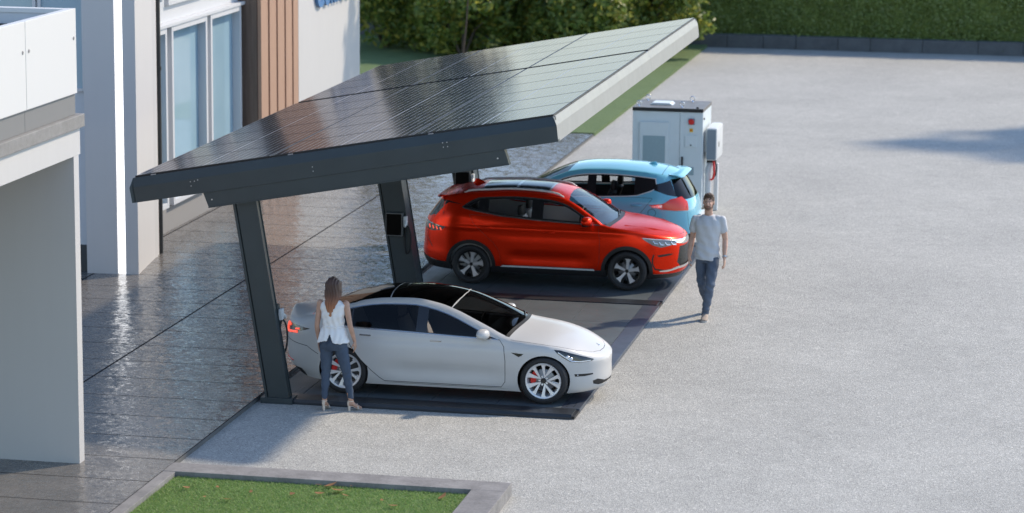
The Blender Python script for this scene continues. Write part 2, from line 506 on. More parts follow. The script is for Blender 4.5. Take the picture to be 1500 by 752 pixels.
b = MB(); b.box(-13, XP - .102, -4.46, -4.36, 4.532, 5.80); part('parapet_end_wall', b, M['wallblue'])
b = MB(); b.box(-13, XP - .09, -4.48, -4.34, 5.802, 5.86, .004); part('parapet_cap', b, M['panelw'])
b = MB(); b.box(-13, -3.0, -4.56, -4.462, 5.54, 5.66); part('dark_strip', b, M['black'])  # black strip along the inner face of the end wall
# recessed pale wall with dark skirting, windows above
b = MB(); b.box(-16, -6.655, 8.0, 8.3, .52, 9); part('recessed_wall', b, M['wallblue'])
b = MB(); b.box(-16, -6.66, 7.95, 7.998, ZS, .52); part('dark_skirting', b, M['darkbase'])
def window(axis, fixed, a0, a1, z0, z1, fw, pane, depth=.05, out=1, name='window'):
    """frame on a wall plane; axis: the in-plane horizontal axis"""
    b = MB()
    def bx(p0, p1, q0, q1, d0, d1, mb, bev=.006):
        if axis == 'y': mb.box(min(fixed + d0, fixed + d1), max(fixed + d0, fixed + d1), p0, p1, q0, q1, bev)
        else: mb.box(p0, p1, min(fixed - d0, fixed - d1), max(fixed - d0, fixed - d1), q0, q1, bev)
    bx(a0, a0 + fw, z0, z1, -.02, depth, b); bx(a1 - fw, a1, z0, z1, -.02, depth, b)
    bx(a0 + fw + .001, a1 - fw - .001, z0, z0 + fw, -.02, depth, b); bx(a0 + fw + .001, a1 - fw - .001, z1 - fw, z1, -.02, depth, b)
    w = part(name, b, M['frame'])
    g = MB(); bx(a0 + fw - .004, a1 - fw + .004, z0 + fw - .004, z1 - fw + .004, -.015, .006, g, 0)
    g.bm.transform(Matrix.Translation((-OX, -OY, -OZ)))
    g.build('pane', pane, w)
window('x', 7.99, -7.50, -6.66, 3.2, 7.2, .055, M['pane'])
window('x', 7.99, -9.60, -7.54, 3.2, 7.2, .055, M['pane2'])
window('x', 7.99, -11.7, -9.64, 3.2, 7.2, .055, M['pane2'])
# pillar tower (slightly tapering plan) with a vertical light strip
b = MB(); b.prism([(-6.647, 7.82), (-6.10, 7.845), (-6.10, 9.7), (-6.647, 9.7)], 2, ZS, 9.5); part('pillar', b, M['tower'])
b = MB(); b.prism([(-5.958, 7.857), (-5.736, 7.882), (-6.02, 9.84), (-6.04, 9.84), (-6.098, 9.7), (-5.96, 8.2)], 2, ZS, 9.5); part('pillar', b, M['tower'])
b = MB(); b.box(-6.095, -5.963, 7.875, 7.93, ZS + .005, 9.4); part('light_strip', b, M['led'])
b = MB(); b.box(-6.097, -5.961, 7.935, 9.6, ZS, 9.5); part('pillar_core', b, M['tower'])
b = MB(); b.tube([(-6.03, 9.93, ZS), (-6.03, 9.93, 9.4)], .055, 16)
for z in (1.2, 3.4, 5.6, 7.8): b.lathe([(.056, z - .03), (.068, z - .03), (.068, z + .03), (.056, z + .03)], 16, 'z', M=Matrix.Translation((-6.03, 9.93, 0)))
part('downpipe', b, M['pipe'], smooth=40)
# window facade
XF = -6.65
b = MB(); b.box(-13, XF - .03, 8.31, 24.60, ZS, 9); part('facade_wall', b, M['wall'])
b = MB(); b.box(XF - .028, XF + .05, 9.70, 16.74, ZS, .56, .006); part('base_course', b, M['basegrey'])
b = MB(); b.box(XF - .028, XF + .035, 9.70, 16.74, 3.99, 4.30, .004); part('lintel', b, M['frame'])
b = MB(); b.box(XF - .028, XF + .19, 9.70, 16.74, 3.925, 3.988, .006); part('lintel_ledge', b, M['frame'])
for y0, y1 in ((9.72, 11.85), (12.12, 14.30), (14.52, 16.55)):
    window('y', XF - .005, y0, y1, .565, 3.92, .10, M['pane'], .17)
    window('y', XF - .005, y0, y1, 4.305, 7.6, .10, M['pane2'], .12)
# wood return, its shade painted in as a darker brown, with tan slats
XW = -6.134
b = MB(); b.box(XF - .02, XW - .09, 16.745, 19.50, ZS, 9); part('wood_cladding', b, M['woodd'])
b = MB(); b.box(XW - .088, XW - .075, 16.75, 19.50, ZS, 9); part('slat_backing', b, M['wooddk'])
for k, (y0, y1) in enumerate(((16.747, 17.24), (17.36, 17.84), (17.95, 18.44), (18.55, 19.01), (19.12, 19.49))):
    b = MB(); b.box(XW - .073 if k else XW - .0735, XW, y0, y1, ZS, 9, .004); part('slat', b, M['woodl'])
b = MB(); b.box(-13, XW, 19.505, 24.65, ZS, 9); part('sign_wall', b, M['wall'])
# raised letters high on the white wall (only their feet come into the picture)
def text_part(txt, size, ext, m, name, parent, mw, font_scale_x=1.0):
    cu = bpy.data.curves.new(name, 'FONT'); cu.body = txt; cu.size = size; cu.extrude = ext; cu.offset = .012
    cu.space_character = 1.0
    o = bpy.data.objects.new(name, cu); COL.objects.link(o)
    dg = bpy.context.evaluated_depsgraph_get()
    me = bpy.data.meshes.new_from_object(o.evaluated_get(dg))
    bpy.data.objects.remove(o); bpy.data.curves.remove(cu)
    me.transform(mw @ Matrix.Diagonal((font_scale_x, 1, 1, 1)))
    me.materials.clear(); me.materials.append(m)
    q = bpy.data.objects.new(name, me)
    return link(q, parent)
mw = Matrix.Translation((XW + .035 - OX, 20.72 - OY, 3.50 - OZ)) @ Matrix(((0, 0, 1, 0), (1, 0, 0, 0), (0, 1, 0, 0), (0, 0, 0, 1)))
text_part('Connect', 1.0, .035, M['blue'], 'lettering', bd, mw, .92)

# ------------------------------------------------------------------ boundary kerb wall
kb = MB()
x = -40.0
while x < 30:
    w = rnd.uniform(.9, 1.7)
    kb.box(x + .006, x + w - .006, 47.66 + rnd.uniform(-.008, .008), 48.05, -.02, .40 + rnd.uniform(-.006, .006), .012)
    x += w
kw = kb.build('kerb_wall', M['stone'])
tag(kw, 'low dark stone kerb wall along the foot of the hedge', 'wall')

# ------------------------------------------------------------------ carport
cp = thing('solar_carport', 'anthracite steel carport with a tilted roof of dark solar panels over the cars', 'carport', (-.9, 6.4, 0))
CP = Matrix.Translation((.9, -6.4, 0))
TILT = R(10.198)
Y0, Y1R, YG = -.6, 13.55, 7.70
SL = 6.09
MR = CP @ Matrix.Translation((-2.885, 0, 3.124)) @ Matrix.Rotation(-TILT, 4, 'Y')
def cpart(name, mb, m, parent=cp, smooth=None, Mx=None):
    mb.bm.transform(Mx if Mx is not None else CP)
    return mb.build(name, m, parent, smooth)
b = MB()
b.prism([(Y0, -.342), (Y0, -.125), (Y0 + .05, 0), (Y0 + .10, 0), (Y0 + .10, -.342)], 0, 0.0, SL)
cpart('fascia', b, M['steel'], Mx=MR)
b = MB(); b.prism([(Y1R, -.342), (Y1R, -.125), (Y1R - .05, 0), (Y1R - .10, 0), (Y1R - .10, -.342)], 0, 0.0, SL)
cpart('fascia', b, M['steel'], Mx=MR)
b = MB()   # low side
b.prism([(-.06, -.342), (-.06, -.125), (-.002, 0), (.10, 0), (.10, -.342)], 1, -Y1R + .0, -Y0, M=Matrix.Diagonal((1, -1, 1, 1)))
bmesh.ops.recalc_face_normals(b.bm, faces=b.bm.faces)
for v in b.bm.verts:
    if v.co.x > .05: v.co.y = min(max(v.co.y, Y0 + .102), Y1R - .102)
    elif v.co.z > -.01: v.co.y = min(max(v.co.y, Y0 + .05), Y1R - .05)
cpart('fascia', b, M['steel'], Mx=MR)
for ya, yb in ((Y0, YG + .10), (YG + .106, Y1R)):   # high side, pale, two lengths
    b = MB(); b.prism([(SL - .002, -.342), (SL + .012, -.12), (SL - .01, 0), (SL - .06, 0), (SL - .06, -.342)], 1, ya, yb)
    for v in b.bm.verts:
        if v.co.x < SL - .03 and v.co.y < Y0 + .2: v.co.y = Y0 + .102
        if v.co.x < SL - .03 and v.co.y > Y1R - .2: v.co.y = Y1R - .102
    o = cpart('fascia', b, M['whitefascia'], Mx=MR); o['label'] = 'pale metal fascia on the high side'
b = MB(); b.box(.102, SL - .062, Y0 + .102, Y1R - .102, -.15, -.04); cpart('roof_tray', b, M['under'], Mx=MR)
for s in (.5, 1.7, 3.0, 4.3, 5.5):
    b = MB(); b.box(s - .04, s + .04, Y0 + .104, Y1R - .104, -.30, -.152); cpart('purlin', b, M['steel'], Mx=MR)
# modules
PW = (SL - .03) / 3
def panel_mesh(dy):
    p = MB(); p.box(-PW / 2 + .009, PW / 2 - .009, -dy / 2 + .011, dy / 2 - .011, -.034, 0, .003)
    e = .021
    p.quad([(-PW / 2 + e, -dy / 2 + e, .0025), (PW / 2 - e, -dy / 2 + e, .0025), (PW / 2 - e, dy / 2 - e, .0025), (-PW / 2 + e, dy / 2 - e, .0025)], 1)
    return p
def panel_row(ya, yb, n):
    dy = (yb - ya) / n; first = None
    for j in range(n):
        for i in range(3):
            if first is None:
                o = panel_mesh(dy).build('solar_panel', [M['black'], M['cells']], cp); first = o
            else:
                o = first.copy(); COL.objects.link(o)
            o.parent = cp
            o.matrix_local = MR @ Matrix.Translation((.015 + PW * (i + .5), ya + dy * (j + .5), .026))
panel_row(Y0 + .075, YG - .02, 6)
panel_row(YG + .17, Y1R - .075, 4)
# clamps (small bright module clamps in the joints)
for i in (0, 1, 2):
    for yy in (Y0 + .075, YG + .02, YG + .14):
        b = MB(); b.box(PW * i + PW * .12 + .02, PW * i + PW * .12 + .09, yy - .018, yy + .018, .0, .014, .002)
        cpart('clamp', b, M['basegrey'], Mx=MR)
# cross beams under the roof
for yb in (Y0 + .012, 7.28, 12.5):
    b = MB()
    b.prism([(.99, -.345), (1.03, -.545), (5.36, -.545), (5.33, -.345)], 1, yb, yb + .13)
    b.prism([(1.028, -.546), (1.028, -.562), (5.362, -.562), (5.362, -.546)], 1, yb - .006, yb + .136)
    o = cpart('cross_beam', b, M['steel'], Mx=MR)
    for s, n_ in ((1.10, -.45), (5.22, -.45), (.84, -.16), (.90, -.16), (.84, -.22), (.95, -.15), (2.62, -.2), (2.62, -.26), (4.5, -.13), (4.56, -.13), (4.5, -.19), (4.56, -.19)):
        if yb > 0: continue
        rb = .011 if n_ < -.34 else .007
        b = MB(); b.lathe([(0, -.006), (rb, -.006), (rb, .003), (0, .003)], 10, 'y', M=Matrix.Translation((s, yb - (.004 if n_ < -.34 else .014), n_)))
        b.bm.transform(MR); b.build('bolt', M['silver'], o)
def lean(xa, xb, za, zb, k=-.163):
    return [(xa + k * za, za), (xb + k * za, za), (xb + k * zb, zb), (xa + k * zb, zb)]
for (yp, dp, double) in ((-.52, .16, 0), (7.2, .40, 1), (12.42, .40, 1)):
    b = MB(); ztop = 2.86
    wr = .335 if not double else .40
    xl = -.985 if not double else -1.0
    b.prism(lean(xl + .055, xl + wr, .02, ztop), 1, yp, yp + dp)
    b.prism(lean(xl, xl + .035, .02, ztop - .03), 1, yp - .004, yp + dp + .004)
    b.prism(lean(xl + .034, xl + .056, .02, ztop - .03), 1, yp + .03, yp + dp - .03)
    b.prism(lean(xl + wr - .012, xl + wr + .014, .02, ztop + .02), 1, yp - .008, yp + .012)
    b.prism(lean(xl + wr - .012, xl + wr + .014, .02, ztop + .02), 1, yp + dp - .012, yp + dp + .008)
    o = cpart('post', b, M['steel'])
    b = MB(); b.box(xl - .07, xl + wr + .06, yp - .05, yp + dp + .05, .0 if yp < 0 else .06, .085, .004)
    b.bm.transform(CP); b.build('base_plate', M['steel'], o)

# ------------------------------------------------------------------ platform under the cars
pf = thing('parking_platform', 'low dark steel parking platform under the three cars', 'platform', (1.2, 6.4, 0))
PFM = Matrix.Translation((-1.2, -6.4, 0))
def ppart(name, mb, m, parent=pf, smooth=None):
    mb.bm.transform(PFM); return mb.build(name, m, parent, smooth)
b = MB(); b.box(-.985, 3.42, -.51, 13.36, 0, .042); ppart('base_sheet', b, M['black'])
rails = [(-.53, -.13), (7.33, 7.74), (12.96, 13.37)]
for y0, y1 in rails:
    b = MB(); b.prism([(y0, .0), (y0, .03), (y0 + .025, .07), (y1 - .03, .07), (y1, .052), (y1, .0)], 0, -1.0, 3.38); ppart('cross_rail', b, M['steelp'])
ys = [-.128, 7.328, 7.742, 12.958]
for y0, y1 in ((ys[0], ys[1]), (ys[2], ys[3])):
    b = MB(); b.box(3.157, 3.425, y0, y1, .0, .060, .004); ppart('edge_plate', b, M['edge'])
    b = MB(); b.box(-.99, -.555, y0, y1, .0, .060, .004); o = ppart('edge_plate', b, M['deck'])
    n = 5 if y1 - y0 > 6 else 4
    dy = (y1 - y0) / n
    xs = [-.552, .37, 1.30, 2.23, 3.154]
    for j in range(n):
        for i in range(4):
            b = MB(); b.box(xs[i] + .003, xs[i + 1] - .003, y0 + dy * j + .003, y0 + dy * (j + 1) - .003, .0421, .0585, .002)
            ppart('deck_plate', b, M['deck'])
for yy in (.05, .13, .21, .29):
    for xx in (-.70, -.64, 3.22, 3.32):
        b = MB(); b.lathe([(0, .0602), (.014, .0602), (.014, .0612), (0, .0612)], 10, 'z', M=Matrix.Translation((xx, yy - .05, 0))); ppart('screw', b, M['black'])

# ------------------------------------------------------------------ chargers on the posts
M['bezel'] = mat('bezel_grey', (.16, .165, .17), .4, .3)
def charger(yface, zc, facing, label, sd=1):
    xc = -.83 - .163 * zc + .03
    t = thing('ev_charger', label, 'charger', (xc, yface, zc), 0 if facing < 0 else PI, group='wall chargers on the carport posts')
    b = MB(); b.box(-.15, .15, -.10, -.002, -.20, .20, .028); b.build('housing', M['steel'], t, 40)
    b = MB(); b.box(-.142, .142, -.108, -.098, -.192, .192, .004); b.build('bezel', M['bezel'], t)
    b = MB(); b.box(-.128, .128, -.114, -.1085, -.178, .178, .003); b.build('screen', M['screen'], t)
    b = MB(); b.box(min(.152 * sd, .21 * sd), max(.152 * sd, .21 * sd), -.09, .02, -.02, .14, .015); b.tube([(.18 * sd, -.04, .06), (.20 * sd, -.13, .02), (.20 * sd, -.17, -.02)], [.03, .026, .02], 10)
    b.build('plug_holder', M['box'], t, 40)
    pts = [(sd * .20 + sd * .07 * math.sin(a * 2 * PI) * (1 if a < .5 else .55), -.03 + .02 * a, -.02 - .24 * (1 - math.cos(a * 2 * PI))) for a in [k / 24 for k in range(25)]]
    b = MB(); b.tube(pts, .014, 8); b.build('cable', M['rubber'], t, 60)
    return t
charger(7.2 - .004, 1.27, -1, 'wall charger with black screen on the post between the white and red cars')
charger(12.42 - .004, 1.20, -1, 'wall charger with black screen on the post behind the red car roof')
charger(-.36 + .008, 1.18, 1, 'wall charger seen edge on, on the nearest post behind the woman', -1)

# ------------------------------------------------------------------ battery cabinet with inverter
cb = thing('battery_cabinet', 'tall pale blue grey battery cabinet with dark lid standing behind the blue car', 'cabinet', (2.126, 17.58, 0))
CBM = Matrix.Translation((-2.126, -17.58, 0))
def kpart(name, mb, m, parent=cb, smooth=None):
    mb.bm.transform(CBM); return mb.build(name, m, parent, smooth)
XA, XB, YA, YB = 1.426, 2.826, 16.95, 18.2
b = MB(); b.box(XA + .03, XB - .03, YA + .03, YB - .03, 0, .10); kpart('plinth', b, M['black'])
b = MB(); b.box(XA, XB, YA, YB, .10, 2.015, .008); kpart('housing', b, M['cab'])
b = MB(); b.box(XA - .006, XB + .006, YA - .012, YB + .012, 2.018, 2.088, .005); lid = kpart('lid', b, M['lid'])
b = MB(); b.box(XA - .004, XB + .004, YA - .020, YA - .0125, 2.020, 2.082); kpart('lid_trim', b, M['black'])
b = MB(); b.prism([(1.70, 2.09), (1.76, 2.13), (2.10, 2.13), (2.16, 2.09)], 1, 17.35, 17.75); kpart('roof_vent', b, M['cab'])
for x, y in ((1.52, 17.12), (1.56, 18.05), (2.38, 17.12), (2.46, 18.05)):
    b = MB(); b.tube([(x + .045 * math.cos(a), y, 2.15 + .045 * math.sin(a)) for a in [2 * PI * k / 20 for k in range(21)]], .010, 8)
    b.lathe([(0, 2.088), (.03, 2.088), (.02, 2.112), (0, 2.112)], 12, 'z', M=Matrix.Translation((x, y, 0)))
    kpart('lifting_eye', b, M['chrome'], smooth=60)
b = MB(); b.box(2.369, 2.373, YA - .003, YA + .001, .12, 2.0); kpart('door_gap', b, M['black'])
b = MB(); b.box(1.57, 2.155, YA - .035, YA - .001, .35, 1.805, .012); d = kpart('door_panel', b, M['cab'])
b = MB(); b.box(1.643, 2.085, YA - .040, YA - .0355, .45, 1.53, .003); b.bm.transform(CBM); b.build('vent_grille', M['vent'], d)
b = MB(); b.box(2.535, 2.665, YA - .018, YA - .001, 1.768, 1.895, .004); q = kpart('button_plate', b, M['boxd'])
b = MB(); b.lathe([(0, .0), (.052, .0), (.058, .03), (.045, .048), (0, .05)], 24, 'y', M=Matrix.Translation((2.60, YA - .018, 1.832)) @ Matrix.Rotation(PI, 4, 'Z')); b.bm.transform(CBM); b.build('red_button', M['red'], q, 40)
b = MB(); b.box(2.562, 2.632, YA - .012, YA - .001, 1.625, 1.695, .003); q = kpart('switch_plate', b, M['yellow'])
b = MB(); b.box(2.582, 2.612, YA - .028, YA - .0125, 1.648, 1.672, .004); b.bm.transform(CBM); b.build('switch_knob', M['red'], q)
b = MB(); b.box(2.476, 2.712, YA - .022, YA - .001, 1.325, 1.562, .008); q = kpart('control_flap', b, M['cab'])
b = MB(); b.lathe([(0, 0), (.014, 0), (.012, .008), (0, .008)], 14, 'y', M=Matrix.Translation((2.595, YA - .022, 1.365)) @ Matrix.Rotation(PI, 4, 'Z')); b.bm.transform(CBM); b.build('lock', M['black'], q)
b = MB(); b.box(2.409, 2.447, YA - .03, YA - .001, .931, 1.127, .006); kpart('door_handle', b, M['black'])
b = MB(); b.box(2.549, 2.661, YA - .008, YA - .001, .766, .925, .003); kpart('nameplate', b, M['vent'])
b = MB(); b.box(XB + .001, XB + .02, 17.05, 17.09, 1.86, 1.90, .003); b.box(2.68, 2.73, 16.99, 17.03, 2.09, 2.115, .004); kpart('latch', b, M['black'])

iv = thing('inverter_box', 'white inverter box mounted on the side of the battery cabinet with red and black cables', 'inverter', (2.97, 17.5, 0))
IVM = Matrix.Translation((-2.97, -17.5, 0))
def ipart(name, mb, m, parent=iv, smooth=None):
    mb.bm.transform(IVM); return mb.build(name, m, parent, smooth)
b = MB(); b.box(2.875, 3.10, 17.06, 17.98, 1.05, 1.70, .045); ipart('housing', b, M['box'], smooth=40)
b = MB(); b.box(2.90, 3.075, 17.046, 17.0598, 1.075, 1.665, .006); ipart('front_cover', b, M['boxd'])
b = MB(); b.box(2.83, 2.874, 17.2, 17.9, 1.2, 1.6); ipart('bracket', b, M['silver'])
b = MB(); b.box(2.90, 3.06, 17.15, 17.35, 1.00, 1.055, .01); b.box(2.895, 2.91, 17.10, 17.12, .99, 1.055); b.box(3.06, 3.075, 17.10, 17.12, .99, 1.055); b.box(3.101, 3.106, 17.30, 17.36, 1.30, 1.40); ipart('gland_plate', b, M['black'])
b = MB()
b.tube([(2.96, 17.25, 1.02), (2.96, 17.25, .98), (2.94, 17.2, .92), (2.92, 17.2, .82), (2.92, 17.2, .02)], .062, 14)
ipart('cable_duct', b, M['box'], smooth=40)
b = MB(); b.box(3.00, 3.085, 17.40, 17.55, 0, .95, .015); ipart('cable_duct', b, M['box'])
b = MB(); b.tube([(3.03, 17.16, 1.03), (3.04, 17.12, .93), (3.05, 17.1, .80), (3.03, 17.1, .69), (2.98, 17.14, .66)], .022, 8); ipart('red_cable', b, M['redcable'], smooth=60)
b = MB(); b.tube([(3.06, 17.2, 1.03), (3.09, 17.14, .9), (3.08, 17.12, .77), (3.03, 17.14, .70)], .014, 8); ipart('black_cable', b, M['rubber'], smooth=60)
# ------------------------------------------------------------------ cars
def pchip(pts):
    x = np.array([p[0] for p in pts], float); y = np.array([p[1] for p in pts], float)
    h = np.diff(x); d = np.diff(y) / h; m = np.zeros_like(x)
    for i in range(1, len(x) - 1):
        if d[i - 1] * d[i] > 0:
            w1, w2 = 2 * h[i] + h[i - 1], h[i] + 2 * h[i - 1]
            m[i] = (w1 + w2) / (w1 / d[i - 1] + w2 / d[i])
    m[0], m[-1] = d[0], d[-1]
    def f(q):
        q = np.asarray(q, float); qc = np.clip(q, x[0], x[-1])
        i = np.clip(np.searchsorted(x, qc) - 1, 0, len(x) - 2)
        t = (qc - x[i]) / h[i]
        return ((1 + 2 * t) * (1 - t) ** 2 * y[i] + t * (1 - t) ** 2 * h[i] * m[i] + t * t * (3 - 2 * t) * y[i + 1] + t * t * (t - 1) * h[i] * m[i + 1])
    return f

def inpoly(P, poly):
    x, y = P[:, 0], P[:, 1]; n = len(poly); ins = np.zeros(len(P), bool); j = n - 1
    for i in range(n):
        xi, yi = poly[i]; xj, yj = poly[j]
        c = ((yi > y) != (yj > y))
        with np.errstate(divide='ignore', invalid='ignore'):
            c &= x < (xj - xi) * (y - yi) / (yj - yi + 1e-30) + xi
        ins ^= c; j = i
    return ins

def strip(pl, w):
    """thin polygon around a polyline"""
    p = np.array(pl, float); d = np.gradient(p, axis=0); n = np.stack([-d[:, 1], d[:, 0]], 1)
    n /= np.linalg.norm(n, axis=1)[:, None] + 1e-12
    return [tuple(q) for q in p + n * w / 2] + [tuple(q) for q in (p - n * w / 2)[::-1]]

def dens(poly, step, closed=True):
    out = []; n = len(poly)
    for i in range(n if closed else n - 1):
        a = np.array(poly[i]); b = np.array(poly[(i + 1) % n])
        k = max(1, int(np.ceil(np.linalg.norm(b - a) / step)))
        out += [tuple(a + (b - a) * t / k) for t in range(k)]
    if not closed: out.append(tuple(poly[-1]))
    return out

class Body:
    def __init__(s, S):
        s.S = S
        s.xa, s.xr0 = S['xa_f'], S['xa_r']; s.Lf, s.Lr = S.get('Lf', 1.7), S.get('Lr', 1.7)
        s.nf, s.nr = S['nf'], S['nr']; s.W = S['W']
        s.xf, s.xr, s.g = pchip(S['xf']), pchip(S['xr']), pchip(S['g'])
        s.belt = pchip(S['belt']); s.belt0 = S['belt0']
        s.zt = pchip([(s.q_of(x, z), z) for x, z in S['ztop']])
        s.zb = pchip([(s.q_of(x, z), z) for x, z in S['zbot']])
        s.zc = pchip(S['zc'])
        s.qmin, s.qmax = s.xr0 - s.Lr, s.xa + s.Lf
        s.sculpt = S.get('sculpt')
        qs = np.linspace(s.qmin, s.qmax, 800); s._qs = qs; s._xt = s.side(qs, s.zt(qs))[:, 0]
    def q_of(s, x, z):
        if x > s.xa:
            t = min(1, max(0, (x - s.xa) / (s.xf(z) - s.xa))); return s.xa + s.Lf * math.asin(t ** (s.nf / 2)) / (PI / 2)
        if x < s.xr0:
            t = min(1, max(0, (s.xr0 - x) / (s.xr0 - s.xr(z)))); return s.xr0 - s.Lr * math.asin(t ** (s.nr / 2)) / (PI / 2)
        return x
    def side(s, q, z):
        q = np.asarray(q, float); z = np.asarray(z, float)
        tf = np.clip((q - s.xa) / s.Lf, 0, 1) * PI / 2; tr = np.clip((s.xr0 - q) / s.Lr, 0, 1) * PI / 2
        x = np.clip(q, s.xr0, s.xa) + (s.xf(z) - s.xa) * np.sin(tf) ** (2 / s.nf) - (s.xr0 - s.xr(z)) * np.sin(tr) ** (2 / s.nr)
        zz = z - np.clip((z - .5) / (s.belt0 - .5), 0, 1) * (s.belt(x) - s.belt0)
        y = s.W * s.g(zz) * np.maximum(np.cos(tf), 0) ** (2 / s.nf) * np.maximum(np.cos(tr), 0) ** (2 / s.nr)
        if s.S.get('sculpt'): y = y - s.S['sculpt'](x, z)
        return np.stack([x, np.maximum(y, 0), z], -1)
    def top(s, q, v):
        q = np.asarray(q, float); v = np.asarray(v, float)
        E = s.side(q, s.zt(q)); yE = E[..., 1]
        dz = (s.zc(E[..., 0]) - E[..., 2]) * np.clip(yE / .3, 0, 1) ** 1.0
        h = 1 - (1 - v) ** s.S.get('crown', 2.3)
        return np.stack([E[..., 0], yE * (1 - v), E[..., 2] + dz * h], -1)
    def q_top(s, x): return float(np.interp(x, s._xt, s._qs))
    def nrm(s, f, a, b, da=2e-3, db=2e-3, lim=None):
        a = np.clip(a, s.qmin + .012, s.qmax - .012)
        if lim: b = np.clip(b, lim[0] + db, lim[1] - db)
        N = np.cross(f(a + da, b) - f(a - da, b), f(a, b + db) - f(a, b - db))
        return N / (np.linalg.norm(N, axis=-1)[..., None] + 1e-12)
    def n_side(s, q, z):
        N = s.nrm(s.side, q, z); P = s.side(np.clip(q, s.qmin + .012, s.qmax - .012), z)
        ref = np.stack([np.where(q > s.xa, 1., np.where(q < s.xr0, -1., 0)) * .5, np.ones_like(q), np.zeros_like(q)], -1)
        sg = np.sign((N * ref).sum(-1)); sg[sg == 0] = 1; return N * sg[..., None]
    def n_top(s, q, v):
        N = s.nrm(s.top, q, v, lim=(0, 1)); sg = np.sign(N[..., 2]); sg[sg == 0] = 1
        return N * sg[..., None]
    def n_seam(s, q):
        z = s.zt(q); N = s.n_side(q, z) + s.n_top(q, np.zeros_like(q)); return N / (np.linalg.norm(N, axis=-1)[..., None] + 1e-9)

def triangulate(domain, feats, nx, ny, x0, x1, y0, y1, step):
    """constrained triangulation: returns verts (n,2), tris, label index per tri (-1 = base)"""
    V, E = [], []
    def loop(poly):
        p = dens(poly, step); o = len(V); V.extend(p)
        E.extend([(o + i, o + (i + 1) % len(p)) for i in range(len(p))])
    loop(domain)
    for _, poly in feats: loop(poly)
    gx, gy = np.meshgrid(np.linspace(x0, x1, nx), np.linspace(y0, y1, ny)); Gp = np.stack([gx.ravel(), gy.ravel()], 1)
    Gp = Gp[inpoly(Gp, domain)]
    B = np.array(V)
    keep = np.array([np.min(np.abs(B[:, 0] - g[0]) + np.abs(B[:, 1] - g[1])) > .016 for g in Gp])
    V.extend([tuple(g) for g in Gp[keep]])
    r = delaunay_2d_cdt([Vector(v) for v in V], E, [], 0, 1e-5)
    P = np.array([(v.x, v.y) for v in r[0]]); T = np.array([f for f in r[2] if len(f) == 3])
    C = P[T].mean(1); ins = inpoly(C, domain)
    T = T[ins]; C = C[ins]; lab = np.full(len(T), -1)
    for k, (_, poly) in enumerate(feats): lab[inpoly(C, poly)] = k
    return P, T, lab

class Acc:
    """accumulates geometry per object name"""
    def __init__(s): s.d = {}
    def add(s, name, mat, V, N, T):
        s.d.setdefault(name, []).append((mat, V, N, T))
    def build(s, name, parent, objname=None, smoothing=None):
        Vs, Ns, Fs, Ms, mats = [], [], [], [], []
        o = 0
        for mat_, V, N, T in s.d[name]:
            if mat_ not in mats: mats.append(mat_)
            Vs.append(V); Ns.append(N); Fs += (T + o).tolist(); Ms += [mats.index(mat_)] * len(T); o += len(V)
        Vs = np.concatenate(Vs); Ns = np.concatenate(Ns)
        me = bpy.data.meshes.new(objname or name)
        me.from_pydata(Vs.tolist(), [], Fs)
        for m in mats: me.materials.append(m)
        me.polygons.foreach_set('material_index', Ms)
        me.shade_smooth()
        me.normals_split_custom_set_from_vertices([tuple(n) for n in Ns])
        ob = bpy.data.objects.new(objname or name, me)
        return link(ob, parent)

def sub(V, N, T):
    u, inv = np.unique(T.ravel(), return_inverse=True)
    return V[u], N[u], inv.reshape(-1, 3)

